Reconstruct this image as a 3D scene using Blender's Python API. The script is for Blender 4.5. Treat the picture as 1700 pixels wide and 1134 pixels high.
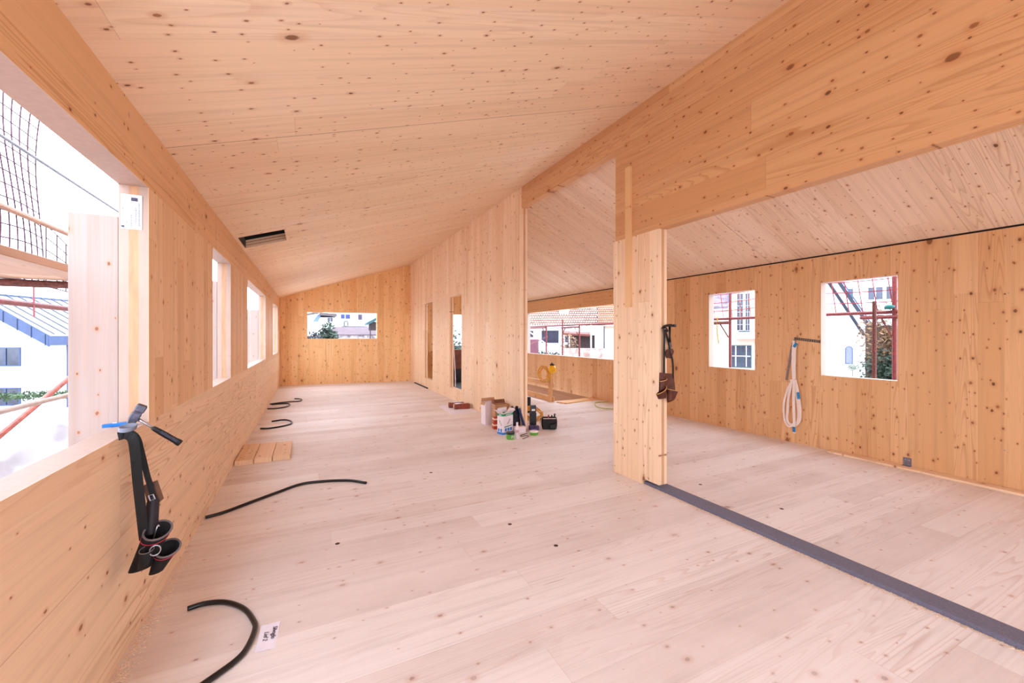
import bpy, bmesh, math, random
from mathutils import Vector, Matrix, noise
random.seed(7)
SC = bpy.context.scene
COL = SC.collection
for o in list(bpy.data.objects):
    bpy.data.objects.remove(o)

# ------------------------------------------------------------------ camera
cam_d = bpy.data.cameras.new('camera')
cam_d.sensor_width = 36.0
cam_d.lens = 680.0 / 1700.0 * 36.0
cam_d.shift_y = -9.5 / 1700.0
cam_d.clip_start = 0.05
cam_d.clip_end = 500
cam = bpy.data.objects.new('camera', cam_d)
COL.objects.link(cam)
cam.location = (0, 0, 1.45)
cam.rotation_euler = (math.radians(90), 0, -math.atan(337.5 / 680.0))
SC.camera = cam

# ------------------------------------------------------------------ sky and exposure
world = bpy.data.worlds.new('overcast_sky')
SC.world = world
world.use_nodes = True
bg = world.node_tree.nodes['Background']
bg.inputs[0].default_value = (0.80, 0.905, 1.06, 1)
bg.inputs[1].default_value = 1.15
SC.view_settings.view_transform = 'Standard'
SC.view_settings.look = 'None'
SC.view_settings.gamma = 1.0
SC.view_settings.use_curve_mapping = False
SC.view_settings.exposure = 2.78
SC.cycles.use_denoising = True
SC.cycles.max_bounces = 14
SC.cycles.diffuse_bounces = 10
SC.cycles.sample_clamp_indirect = 6.0


# ------------------------------------------------------------------ materials
def lin(r, g, b):
    def f(c):
        c /= 255.0
        return c / 12.92 if c <= 0.04045 else ((c + 0.055) / 1.055) ** 2.4
    return (f(r), f(g), f(b), 1.0)


class NT:
    """small helper for node trees"""
    def __init__(self, mat):
        self.nt = mat.node_tree
        self.n = self.nt.nodes
        self.l = self.nt.links

    def put(self, sock, v):
        if isinstance(v, bpy.types.NodeSocket):
            self.l.new(v, sock)
        else:
            sock.default_value = v

    def m(self, op, a, b=0.0, c=0.0, clamp=False):
        x = self.n.new('ShaderNodeMath')
        x.operation = op
        x.use_clamp = clamp
        self.put(x.inputs[0], a)
        self.put(x.inputs[1], b)
        self.put(x.inputs[2], c)
        return x.outputs[0]

    def vec(self, x, y, z):
        c = self.n.new('ShaderNodeCombineXYZ')
        self.put(c.inputs[0], x)
        self.put(c.inputs[1], y)
        self.put(c.inputs[2], z)
        return c.outputs[0]

    def noise(self, v, scale, detail=2.0, rough=0.5):
        x = self.n.new('ShaderNodeTexNoise')
        self.put(x.inputs['Vector'], v)
        x.inputs['Scale'].default_value = scale
        x.inputs['Detail'].default_value = detail
        x.inputs['Roughness'].default_value = rough
        return x.outputs[0]

    def white(self, v):
        x = self.n.new('ShaderNodeTexWhiteNoise')
        x.noise_dimensions = '2D'
        self.put(x.inputs['Vector'], v)
        return x.outputs[0]

    def ss(self, v, a, b):
        x = self.n.new('ShaderNodeMapRange')
        x.interpolation_type = 'SMOOTHSTEP'
        self.put(x.inputs['Value'], v)
        self.put(x.inputs['From Min'], a)
        self.put(x.inputs['From Max'], b)
        return x.outputs[0]

    def mix(self, fac, a, b, mode='MIX'):
        x = self.n.new('ShaderNodeMix')
        x.data_type = 'RGBA'
        x.blend_type = mode
        self.put(x.inputs[0], fac)
        self.put(x.inputs[6], a)
        self.put(x.inputs[7], b)
        return x.outputs[2]


MATS = {}


def mat(name, rgb, rough=0.6, var=0.12, scale=14.0, metal=0.0, bump=0.0, alpha=None, transl=0.0):
    """plain procedural material: a colour broken up by noise"""
    if name in MATS:
        return MATS[name]
    m = bpy.data.materials.new(name)
    m.use_nodes = True
    t = NT(m)
    b = t.n['Principled BSDF']
    tc = t.n.new('ShaderNodeTexCoord')
    nz = t.noise(tc.outputs['Object'], scale, 3.0)
    col = lin(*rgb)
    lo = tuple(c * (1 - var) for c in col[:3]) + (1,)
    hi = tuple(min(1, c * (1 + var)) for c in col[:3]) + (1,)
    t.l.new(t.mix(t.ss(nz, 0.3, 0.7), lo, hi), b.inputs['Base Color'])
    b.inputs['Roughness'].default_value = rough
    b.inputs['Metallic'].default_value = metal
    if alpha is not None:
        b.inputs['Alpha'].default_value = alpha
    if bump:
        bn = t.n.new('ShaderNodeBump')
        bn.inputs['Strength'].default_value = bump
        bn.inputs['Distance'].default_value = 0.01
        t.l.new(nz, bn.inputs['Height'])
        t.l.new(bn.outputs[0], b.inputs['Normal'])
    MATS[name] = m
    return m


def wood(name, grain, across, bw=0.16, bl=3.2, light=(236, 200, 160), dark=(218, 170, 124), knots=0.5, ksize=1.0,
         seed=0.0, joints=(), ply_glare_bands=None, ring=0.22, dust=0.0, kfade=0.86):
    """solid spruce board material: boards of width bw along axis `grain`, with grain lines and knots"""
    if name in MATS:
        return MATS[name]
    m = bpy.data.materials.new(name)
    m.use_nodes = True
    t = NT(m)
    b = t.n['Principled BSDF']
    tc = t.n.new('ShaderNodeTexCoord')
    sp = t.n.new('ShaderNodeSeparateXYZ')
    t.l.new(tc.outputs['Object'], sp.inputs[0])
    g0 = sp.outputs[grain]
    c = sp.outputs[across]
    g = t.m('ADD', g0, 57.3 + seed)
    c = t.m('ADD', c, 31.07 + seed * 1.7)
    cr = t.m('DIVIDE', c, bw)
    row = t.m('FLOOR', cr)
    r1 = t.white(t.vec(row, seed + 0.5, 0))
    gl = t.m('ADD', t.m('DIVIDE', g, bl), t.m('MULTIPLY', r1, 7.31))
    seg = t.m('FLOOR', gl)
    rid = t.white(t.vec(row, seg, 0))
    rid2 = t.white(t.vec(t.m('ADD', row, 13.7), t.m('ADD', seg, 5.1), 0))
    z = t.m('MULTIPLY', rid2, 41.0)
    col = t.mix(rid, lin(*light), lin(*dark))
    # broad soft streaks along the grain
    st = t.noise(t.vec(t.m('MULTIPLY', g, 0.7), t.m('MULTIPLY', c, 26.0), z), 1.0, 3.0, 0.6)
    col = t.mix(t.m('MULTIPLY', t.ss(st, 0.42, 0.75), 0.35), col, lin(*[x * 0.84 for x in dark]))
    # growth rings: contour lines of a stretched noise field
    rn = t.noise(t.vec(t.m('MULTIPLY', g, 0.28), t.m('MULTIPLY', c, 6.5), z), 1.0, 1.2)
    rl = t.m('FRACT', t.m('MULTIPLY', rn, 26.0))
    rline = t.m('MULTIPLY', t.ss(rl, 0.55, 0.95), t.m('SUBTRACT', 1.0, t.ss(rl, 0.95, 1.0)))
    rgate = t.ss(t.white(t.vec(row, t.m('ADD', seg, 91.0), 0)), 0.35, 0.9)
    col = t.mix(t.m('MULTIPLY', t.m('MULTIPLY', rline, rgate), ring * 1.6), col, lin(178, 122, 76))
    # fine fibres
    fb = t.noise(t.vec(t.m('MULTIPLY', g, 3.0), t.m('MULTIPLY', c, 170.0), z), 1.0, 2.0)
    col = t.mix(t.m('MULTIPLY', t.ss(fb, 0.5, 0.85), 0.16), col, lin(186, 132, 86))
    # occasional dark resin streaks
    rs = t.noise(t.vec(t.m('MULTIPLY', g, 2.2), t.m('MULTIPLY', c, 60.0), t.m('ADD', z, 9.0)), 1.0, 0.5)
    col = t.mix(t.m('MULTIPLY', t.ss(rs, 0.80, 0.86), 0.55), col, lin(150, 88, 46))
    # knots, three sizes
    for k, (f, r, th, sx) in enumerate(((6.4, 0.0105, 1.0 - 0.62 * knots, 0.7), (11.0, 0.0055, 1.0 - 0.85 * knots, 0.65),
                                       (2.1, 0.021, 1.0 - 0.34 * knots, 0.6))):
        v = t.n.new('ShaderNodeTexVoronoi')
        v.voronoi_dimensions = '2D'
        v.inputs['Scale'].default_value = 1.0
        t.l.new(t.vec(t.m('MULTIPLY', g, f * sx), t.m('MULTIPLY', c, f), 0), v.inputs['Vector'])
        sc = t.n.new('ShaderNodeSeparateColor')
        t.l.new(v.outputs['Color'], sc.inputs[0])
        on = t.m('GREATER_THAN', sc.outputs[0], th)
        rad = t.m('MULTIPLY', t.m('ADD', t.m('MULTIPLY', sc.outputs[1], 0.9), 0.45), r * f * ksize)
        wob = t.m('ADD', v.outputs['Distance'],
                  t.m('MULTIPLY', t.m('SUBTRACT', t.noise(t.vec(g, c, 0), 60.0, 1.0), 0.5), 0.006 * f))
        halo = t.m('SUBTRACT', 1.0, t.ss(wob, t.m('MULTIPLY', rad, 0.9), t.m('MULTIPLY', rad, 2.6)))
        core = t.m('SUBTRACT', 1.0, t.ss(wob, t.m('MULTIPLY', rad, 0.55), t.m('MULTIPLY', rad, 1.0)))
        col = t.mix(t.m('MULTIPLY', t.m('MULTIPLY', halo, on), 0.30), col, lin(186, 118, 68))
        kd = t.mix(sc.outputs[2], lin(84, 44, 22), lin(150, 92, 52))
        col = t.mix(t.m('MULTIPLY', t.m('MULTIPLY', core, on), kfade), col, kd)
    # edges between boards, of uneven strength
    fr = t.m('FRACT', cr)
    e = t.m('LESS_THAN', fr, 0.0028 / bw)
    col = t.mix(t.m('MULTIPLY', e, t.m('MULTIPLY', t.ss(r1, 0.2, 1.0), 0.55)), col, lin(150, 96, 56))
    fe = t.m('LESS_THAN', t.m('FRACT', gl), 0.0025 / bl)
    col = t.mix(t.m('MULTIPLY', fe, 0.35), col, lin(150, 96, 56))
    for ax, val in joints:
        d = t.m('ABSOLUTE', t.m('SUBTRACT', sp.outputs[ax], val))
        col = t.mix(t.m('MULTIPLY', t.m('LESS_THAN', d, 0.0028), 0.75), col, lin(110, 62, 32))
    if ply_glare_bands:
        (ax, ay, az), bands = ply_glare_bands
        w = t.m('ADD', t.m('ADD', t.m('MULTIPLY', sp.outputs[0], ax), t.m('MULTIPLY', sp.outputs[1], ay)),
                t.m('MULTIPLY', sp.outputs[2], az))
        w = t.m('ADD', w, t.m('MULTIPLY', t.m('SUBTRACT', t.noise(tc.outputs['Object'], 9.0), 0.5), 0.004))
        for bd in bands:
            lo, hi = bd[0], bd[1]
            ca, cb = (lin(150, 96, 58), lin(214, 164, 116)) if len(bd) == 2 else (lin(162, 138, 128), lin(180, 154, 142))  # three-entry bands darken the cut faces to offset strong window light
            inb = t.m('MULTIPLY', t.m('GREATER_THAN', w, lo), t.m('LESS_THAN', w, hi))
            en = t.noise(t.vec(t.m('MULTIPLY', sp.outputs[0], 40.0), t.m('MULTIPLY', sp.outputs[1], 40.0),
                               t.m('MULTIPLY', sp.outputs[2], 5.0)), 1.0, 2.0)
            col = t.mix(t.m('MULTIPLY', inb, 0.75 if len(bd) == 2 else 0.93), col, t.mix(en, ca, cb))
    if dust:
        dn = t.noise(t.vec(t.m('MULTIPLY', g, 0.9), t.m('MULTIPLY', c, 1.6), 0), 1.3, 5.0, 0.65)
        col = t.mix(t.m('MULTIPLY', t.ss(dn, 0.3, 0.7), dust), col, lin(240, 232, 230))
        sn = t.noise(tc.outputs['Object'], 140.0, 2.0)
        col = t.mix(t.m('MULTIPLY', t.ss(sn, 0.62, 0.8), dust * 0.5), col, lin(196, 160, 128))
    t.l.new(col, b.inputs['Base Color'])
    b.inputs['Roughness'].default_value = 0.62
    b.inputs['Specular IOR Level'].default_value = 0.28
    bn = t.n.new('ShaderNodeBump')
    bn.inputs['Strength'].default_value = 0.12
    bn.inputs['Distance'].default_value = 0.004
    t.l.new(st, bn.inputs['Height'])
    t.l.new(bn.outputs[0], b.inputs['Normal'])
    MATS[name] = m
    return m


# ------------------------------------------------------------------ mesh helpers
class B:
    """collects shapes, then links them as ONE mesh object"""
    def __init__(self):
        self.bm = bmesh.new()

    def hexa(self, p):
        v = [self.bm.verts.new(q) for q in p]
        for f in ((0, 3, 2, 1), (4, 5, 6, 7), (0, 1, 5, 4), (1, 2, 6, 5), (2, 3, 7, 6), (3, 0, 4, 7)):
            self.bm.faces.new([v[i] for i in f])
        return self

    def box(self, x0, x1, y0, y1, z0, z1):
        return self.hexa([(x0, y0, z0), (x1, y0, z0), (x1, y1, z0), (x0, y1, z0),
                          (x0, y0, z1), (x1, y0, z1), (x1, y1, z1), (x0, y1, z1)])

    def obox(self, c, ex, ey, ez):
        """box about c with half-axis vectors"""
        c, ex, ey, ez = Vector(c), Vector(ex), Vector(ey), Vector(ez)
        s = [(-1, -1, -1), (1, -1, -1), (1, 1, -1), (-1, 1, -1), (-1, -1, 1), (1, -1, 1), (1, 1, 1), (-1, 1, 1)]
        return self.hexa([c + ex * a + ey * b + ez * d for a, b, d in s])

    def prism(self, poly, axis, lo, hi):
        """polygon in the two other axes swept along `axis`"""
        def P(q, w):
            q = list(q)
            q.insert(axis, w)
            return q
        a = [self.bm.verts.new(P(q, lo)) for q in poly]
        b = [self.bm.verts.new(P(q, hi)) for q in poly]
        n = len(poly)
        self.bm.faces.new(a)
        self.bm.faces.new(b[::-1])
        for i in range(n):
            self.bm.faces.new((a[i], b[i], b[(i + 1) % n], a[(i + 1) % n]))
        return self

    def plate(self, pts, thick):
        """flat polygon given by 3-D points, thickened along its normal"""
        pts = [Vector(p) for p in pts]
        n = (pts[1] - pts[0]).cross(pts[2] - pts[0]).normalized() * thick
        a = [self.bm.verts.new(p) for p in pts]
        b = [self.bm.verts.new(p + n) for p in pts]
        k = len(pts)
        self.bm.faces.new(a[::-1])
        self.bm.faces.new(b)
        for i in range(k):
            self.bm.faces.new((a[i], a[(i + 1) % k], b[(i + 1) % k], b[i]))
        return self

    def tube(self, path, r, seg=8, cap=True, closed=False):
        path = [Vector(p) for p in path]
        n = len(path)
        rings = []
        up = Vector((0, 0, 1))
        t0 = (path[1] - path[0]).normalized()
        if abs(t0.dot(up)) > 0.95:
            up = Vector((0, 1, 0))
        nrm = (up - t0 * up.dot(t0)).normalized()
        for i, p in enumerate(path):
            if closed:
                tg = path[(i + 1) % n] - path[i - 1]
            else:
                tg = path[min(i + 1, n - 1)] - path[max(i - 1, 0)]
            tg.normalize()
            nrm = (nrm - tg * nrm.dot(tg)).normalized()
            bi = tg.cross(nrm)
            rr = r[i] if isinstance(r, (list, tuple)) else r
            rings.append([self.bm.verts.new(p + (nrm * math.cos(a) + bi * math.sin(a)) * rr)
                          for a in [2 * math.pi * k / seg for k in range(seg)]])
        for i in range(n if closed else n - 1):
            A, C = rings[i], rings[(i + 1) % n]
            for k in range(seg):
                self.bm.faces.new((A[k], A[(k + 1) % seg], C[(k + 1) % seg], C[k]))
        if cap and not closed:
            self.bm.faces.new(rings[0][::-1])
            self.bm.faces.new(rings[-1])
        return self

    def ribbon(self, path, width, thick, wdir):
        """strap: a flat section swept along a path, its width kept along wdir as far as the path lets it"""
        path = [Vector(p) for p in path]
        wd = Vector(wdir).normalized()
        n = len(path)
        rings = []
        for i, p in enumerate(path):
            tg = (path[min(i + 1, n - 1)] - path[max(i - 1, 0)]).normalized()
            w = (wd - tg * wd.dot(tg))
            w = w.normalized() if w.length > 1e-4 else wd
            nn = tg.cross(w)
            hw = (width[i] if isinstance(width, (list, tuple)) else width) / 2
            rings.append([self.bm.verts.new(p + w * a * hw + nn * b_ * thick / 2)
                          for a, b_ in ((-1, -1), (1, -1), (1, 1), (-1, 1))])
        for i in range(n - 1):
            A, C = rings[i], rings[i + 1]
            for k in range(4):
                self.bm.faces.new((A[k], A[(k + 1) % 4], C[(k + 1) % 4], C[k]))
        self.bm.faces.new(rings[0][::-1])
        self.bm.faces.new(rings[-1])
        return self

    def loft(self, rings, cap0=True, cap1=True):
        rs = [[self.bm.verts.new(p) for p in r] for r in rings]
        k = len(rs[0])
        for a, c in zip(rs[:-1], rs[1:]):
            for i in range(k):
                self.bm.faces.new((a[i], a[(i + 1) % k], c[(i + 1) % k], c[i]))
        if cap0:
            self.bm.faces.new(rs[0][::-1])
        if cap1:
            self.bm.faces.new(rs[-1])
        return self

    def lathe(self, prof, c=(0, 0, 0), seg=20):
        c = Vector(c)
        return self.loft([[c + Vector((r * math.cos(2 * math.pi * i / seg), r * math.sin(2 * math.pi * i / seg), z))
                           for i in range(seg)] for r, z in prof])

    def grid(self, f, nu, nv):
        vs = [[self.bm.verts.new(f(i / nu, j / nv)) for j in range(nv + 1)] for i in range(nu + 1)]
        for i in range(nu):
            for j in range(nv):
                self.bm.faces.new((vs[i][j], vs[i + 1][j], vs[i + 1][j + 1], vs[i][j + 1]))
        return self

    def blob(self, c, r, sub=2, wob=0.0):
        res = bmesh.ops.create_icosphere(self.bm, subdivisions=sub, radius=1.0)
        for v in res['verts']:
            k = 1 + wob * noise.noise(v.co * 2.3 + Vector(c))
            v.co = Vector((c[0] + v.co.x * r[0] * k, c[1] + v.co.y * r[1] * k, c[2] + v.co.z * r[2] * k))
        return self

    def leaves(self, c, r, n, size, shell=0.55):
        for _ in range(n):
            d = Vector((random.gauss(0, 1), random.gauss(0, 1), random.gauss(0, 1))).normalized()
            q = d * random.uniform(shell, 1.0)
            p = Vector((c[0] + q.x * r[0], c[1] + q.y * r[1], c[2] + q.z * r[2]))
            a = Vector((random.gauss(0, 1), random.gauss(0, 1), random.gauss(0, 1))).normalized()
            b_ = a.orthogonal().normalized()
            s = size * random.uniform(0.6, 1.3)
            v = [self.bm.verts.new(x) for x in (p - a * s, p + b_ * s * 0.45, p + a * s, p - b_ * s * 0.45)]
            self.bm.faces.new(v)
        return self

    def slab(self, us, vs, holes, T, mp, top=None):
        """panel over a (u,v) grid with rectangular holes, thickness T along w; mp maps (u,v,w) to a point"""
        nu, nv = len(us), len(vs)

        def solid(i, j):
            if not (0 <= i < nu - 1 and 0 <= j < nv - 1):
                return False
            cu, cv = (us[i] + us[i + 1]) / 2, (vs[j] + vs[j + 1]) / 2
            return not any(a < cu < b_ and c < cv < d for a, b_, c, d in holes)
        V = {}

        def vert(i, j, k):
            if (i, j, k) not in V:
                vv = top(us[i]) if (top and j == nv - 1) else vs[j]
                V[(i, j, k)] = self.bm.verts.new(mp(us[i], vv, T * k))
            return V[(i, j, k)]
        for i in range(nu - 1):
            for j in range(nv - 1):
                if not solid(i, j):
                    continue
                for k in (0, 1):
                    q = [vert(i, j, k), vert(i + 1, j, k), vert(i + 1, j + 1, k), vert(i, j + 1, k)]
                    self.bm.faces.new(q if k == 0 else q[::-1])
                for di, dj, a, b_ in ((-1, 0, (0, 0), (0, 1)), (1, 0, (1, 0), (1, 1)), (0, -1, (0, 0), (1, 0)), (0, 1, (0, 1), (1, 1))):
                    if not solid(i + di, j + dj):
                        p0, p1 = (i + a[0], j + a[1]), (i + b_[0], j + b_[1])
                        self.bm.faces.new((vert(*p0, 0), vert(*p1, 0), vert(*p1, 1), vert(*p0, 1)))
        return self

    def xf(self, M):
        bmesh.ops.transform(self.bm, matrix=M, verts=self.bm.verts)
        return self

    def build(self, name, m, parent=None, smooth=False, bevel=0.0, local=False, flip=True):
        bm = self.bm
        bmesh.ops.remove_doubles(bm, verts=bm.verts, dist=1e-6)
        if flip:
            bmesh.ops.recalc_face_normals(bm, faces=bm.faces)
        if parent is not None and not local:
            w = Vector((0, 0, 0))
            q = parent
            while q is not None:
                w += q.location
                q = q.parent
            bmesh.ops.translate(bm, vec=-w, verts=bm.verts)
        me = bpy.data.meshes.new(name)
        if smooth:
            for f in bm.faces:
                f.smooth = True
        bm.to_mesh(me)
        bm.free()
        me.materials.append(m)
        o = bpy.data.objects.new(name, me)
        COL.objects.link(o)
        if parent is not None:
            o.parent = parent
        if bevel:
            md = o.modifiers.new('bevel', 'BEVEL')
            md.width = bevel
            md.segments = 2
            md.limit_method = 'ANGLE'
        return o


def tag(o, label, cat, group=None, kind=None):
    o['label'] = label
    o['category'] = cat
    if group:
        o['group'] = group
    if kind:
        o['kind'] = kind
    return o


def thing(name, label, cat, loc=(0, 0, 0), rz=0.0, group=None):
    o = bpy.data.objects.new(name, None)
    o.empty_display_size = 0.1
    COL.objects.link(o)
    o.location = loc
    o.rotation_euler = (0, 0, rz)
    return tag(o, label, cat, group)


def struct(o, label=None, cat=None):
    o['kind'] = 'structure'
    if label:
        o['label'] = label
        o['category'] = cat
    return o


def spline(pts, k=8):
    pts = [Vector(p) for p in pts]
    P = [pts[0] * 2 - pts[1]] + pts + [pts[-1] * 2 - pts[-2]]
    out = []
    for i in range(1, len(P) - 2):
        for j in range(k):
            t = j / k
            out.append(0.5 * ((2 * P[i]) + (P[i + 1] - P[i - 1]) * t + (2 * P[i - 1] - 5 * P[i] + 4 * P[i + 1] - P[i + 2]) * t * t
                              + (-P[i - 1] + 3 * P[i] - 3 * P[i + 1] + P[i + 2]) * t ** 3))
    out.append(pts[-1])
    return out


def text_mesh(name, body, size, m, parent, M, shear=0.0, extrude=0.0004):
    cu = bpy.data.curves.new(name, 'FONT')
    cu.body = body
    cu.size = size
    cu.extrude = extrude
    cu.shear = shear
    cu.align_x = 'CENTER'
    cu.align_y = 'CENTER'
    o = bpy.data.objects.new(name, cu)
    COL.objects.link(o)
    dg = bpy.context.evaluated_depsgraph_get()
    me = bpy.data.meshes.new_from_object(o.evaluated_get(dg))
    bpy.data.objects.remove(o)
    me.materials.clear()
    me.materials.append(m)
    o = bpy.data.objects.new(name, me)
    COL.objects.link(o)
    o.parent = parent
    o.matrix_local = M
    return o


# ------------------------------------------------------------------ the building
XL, XP, XR = -0.75, 2.925, 5.90          # inner faces: left wall, ridge partition, right wall
YF = -2.6                                # behind the camera
kL, kR = 0.3211, 0.45
zL = lambda x: 2.55 + kL * (x - XL)
zR = lambda x: 2.49 + kR * (XR - x)
BK = lambda x: 13.547 - 0.1194 * x       # the far gable wall stands slightly askew

SPL, SPD = (234, 198, 156), (219, 174, 128)
w_floor = wood('spruce_floor', 0, 1, bw=0.21, bl=5.0, light=(232, 226, 222), dark=(215, 202, 195), knots=0.24, seed=3, dust=0.45, ring=0.2, kfade=0.6)
w_ceil = wood('spruce_ceiling', 0, 1, bw=0.24, bl=4.4, light=(240, 215, 186), dark=(234, 205, 172), knots=0.7, ksize=0.85, seed=11,
              joints=((1, 3.05), (1, 4.3), (1, 6.7), (1, 9.1)), ply_glare_bands=((-kL, 0, 1), ((2.818, 2.833), (2.852, 2.868))), ring=0.1)
w_ceil_r = wood('spruce_ceiling_right', 0, 1, bw=0.20, bl=4.0, light=(238, 214, 188), dark=(230, 200, 170), knots=0.75, ksize=0.8, seed=17,
                joints=((1, 3.6), (1, 6.2), (1, 8.8)), ring=0.22)
w_par = wood('spruce_parapet', 1, 2, bw=0.36, bl=5.2, light=(236, 208, 176), dark=(228, 194, 158), knots=0.36, ksize=1.1, seed=21,
             joints=((1, 5.17), (1, 9.6)), ply_glare_bands=((1, 0, 0), ((-0.9, -0.7512, 1),)), ring=0.35)
w_band = wood('spruce_header', 1, 2, bw=0.3, bl=4.6, light=(232, 192, 148), dark=(222, 176, 130), knots=0.5, seed=25,
              joints=((1, 4.5), (1, 9.0)), ply_glare_bands=((1, 0, 0), ((-0.9, -0.7512, 1),)), ring=0.3)
w_pier = wood('spruce_wall_boards', 2, 1, bw=0.145, bl=3.4, light=SPL, dark=SPD, knots=0.55, seed=29,
              ply_glare_bands=((1, 0, 0), ((-0.9, -0.7512, 1), (-0.83, -0.79))))
w_back = wood('spruce_gable_boards', 2, 0, bw=0.16, bl=3.6, light=(245, 204, 150), dark=(234, 184, 126), knots=0.62, ksize=1.15, seed=33)
w_part = wood('spruce_partition_boards', 2, 1, bw=0.15, bl=5.0, light=(240, 212, 180), dark=(232, 196, 158), knots=0.5, seed=37,
              ply_glare_bands=((1, 0, 0), ((2.957, 2.990),)))
w_lint = wood('spruce_lintel', 1, 2, bw=0.23, bl=5.5, light=(216, 170, 124), dark=(203, 150, 104), knots=0.62, ksize=1.1, seed=41,
              ply_glare_bands=((1, 0, 0), ((2.955, 2.963), (2.987, 2.995))), ring=0.32)
w_right = wood('spruce_right_wall_boards', 2, 1, ply_glare_bands=((1, 0, 0), ((5.9012, 6.1, 1),)), bw=0.17, bl=3.2, light=(230, 186, 138), dark=(214, 164, 114), knots=0.6, ksize=1.1, seed=45, ring=0.3)
w_rband = wood('spruce_right_beam', 1, 2, bw=0.2, bl=4.2, light=(230, 186, 138), dark=(216, 168, 118), knots=0.5, seed=49)
w_pale = wood('pale_spruce_board', 2, 0, bw=0.4, bl=4.0, light=(166, 146, 138), dark=(160, 138, 128), knots=0.5, seed=53, ring=0.1)
w_stick = wood('spruce_batten', 2, 0, bw=0.3, bl=4.0, light=(232, 190, 140), dark=(224, 180, 130), knots=0.4, seed=57, ring=0.2)
w_planky = wood('spruce_plank', 1, 0, bw=0.3, bl=3.0, light=(240, 210, 176), dark=(232, 196, 158), knots=0.6, seed=61, ring=0.3)

# floor, with the stair opening along the right wall
fl = B().slab([XL - 0.12, 4.80, XR], [YF, 7.72, 12.6, 13.7], [(4.80, XR, 7.72, 12.6)], -0.2, lambda u, v, w: (u, v, w))
struct(fl.build('floor', w_floor))

# left wall: parapet, piers between the windows, header
wl = bpy.data.objects.new('wall_left', None)
COL.objects.link(wl)
struct(wl, 'left wall of spruce panels with a row of open windows', 'wall')
yb = BK(XL)
struct(B().box(XL - 0.12, XL, YF, yb, 0, 1.0).build('parapet_panel', w_par, wl))
struct(B().prism([(XL, 2.225), (XL, 2.55), (XL - 0.12, 2.511), (XL - 0.12, 2.225)], 1, YF, yb).build('header_beam', w_band, wl))
for y0, y1 in ((YF, -1.2), (2.766, 4.357), (5.281, 6.635), (9.262, 11.055), (12.715, yb)):
    struct(B().box(XL - 0.12, XL, y0, y1, 1.0, 2.225).build('pier_panel', w_pier, wl))

# far gable wall (both bays) with its windows
wb = B().slab([XL - 0.12, -0.035, 1.904, 2.975, 4.15, 5.45, XR + 0.12], [0, 0.98, 1.36, 2.15, 2.4],
              [(-0.035, 1.904, 1.36, 2.15), (4.15, 5.45, 0.98, 2.15)], 0.12, lambda u, v, w: (u, BK(u) + w, v),
              top=lambda u: (zL(u) if u <= 2.975 else zR(u)) + 0.03)
struct(wb.build('wall_back', w_back))

# gable wall behind the camera; out of view, its openings added and sized to let in light
wf = B().slab([XL - 0.12, -0.2, 2.4, 2.975, 3.6, 5.4, XR + 0.12], [0, 0.1, 0.9, 2.3, 2.4],
              [(-0.2, 2.4, 0.1, 2.3), (3.6, 5.4, 0.9, 2.3)], -0.12, lambda u, v, w: (u, YF + w, v),
              top=lambda u: (zL(u) if u <= 2.975 else zR(u)) + 0.03)
struct(wf.build('wall_front', w_back))

# ceilings
struct(B().slab([XL - 0.12, -0.72, -0.26, 2.975], [YF - 0.12, 5.54, 6.15, 13.75], [(-0.72, -0.26, 5.54, 6.15)], 0.1,
                lambda u, v, w: (u, v, zL(u) + w)).build('ceiling', w_ceil))
struct(B().slab([2.975, XR + 0.12], [YF - 0.12, 13.75], [], 0.2, lambda u, v, w: (u, v, zR(u) + w)).build('ceiling_right', w_ceil_r))
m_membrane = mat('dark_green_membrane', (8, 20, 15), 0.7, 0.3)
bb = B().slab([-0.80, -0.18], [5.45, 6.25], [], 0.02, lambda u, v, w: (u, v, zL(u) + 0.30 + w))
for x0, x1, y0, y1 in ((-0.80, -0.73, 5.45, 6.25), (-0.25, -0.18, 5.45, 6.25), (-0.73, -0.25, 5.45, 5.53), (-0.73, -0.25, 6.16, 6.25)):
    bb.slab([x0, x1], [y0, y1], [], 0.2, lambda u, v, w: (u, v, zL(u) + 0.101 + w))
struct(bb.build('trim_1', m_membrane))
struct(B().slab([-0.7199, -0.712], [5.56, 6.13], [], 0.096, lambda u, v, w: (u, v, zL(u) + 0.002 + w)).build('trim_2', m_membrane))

# ridge partition: panel with two slots, header, lintel, post panel
wp = bpy.data.objects.new('wall_middle', None)
COL.objects.link(wp)
struct(wp, 'middle ridge wall of spruce panels with openings', 'wall')
struct(B().slab([5.561, 8.327, 9.165, 10.611, 11.493, BK(2.95)], [0, 0.262, 2.345, 3.745],
                [(8.327, 9.165, 0.262, 2.345), (10.611, 11.493, 0.262, 2.345)], 0.10,
                lambda u, v, w: (XP + w, u, v)).build('slotted_panel', w_part, wp))
struct(B().box(XP, XP + 0.10, 3.248, 5.561, 3.415, 3.745).build('header_beam', w_lint, wp))
struct(B().prism([(YF, 2.45), (3.414, 2.45), (3.414, 3.415), (3.248, 3.415), (3.248, 3.745), (YF, 3.745)], 0, XP, XP + 0.10)
       .build('lintel_panel', w_lint, wp))
struct(B().prism([(3.02, 0), (3.447, 0), (3.447, 2.45), (2.811, 2.45), (2.811, 0.055), (3.02, 0.055)], 0, XP, XP + 0.10)
       .build('post_panel', w_part, wp))
struct(B().box(XP - 0.03, XP, 3.165, 3.235, 1.74, 3.16).build('batten', w_stick, wp))

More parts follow.
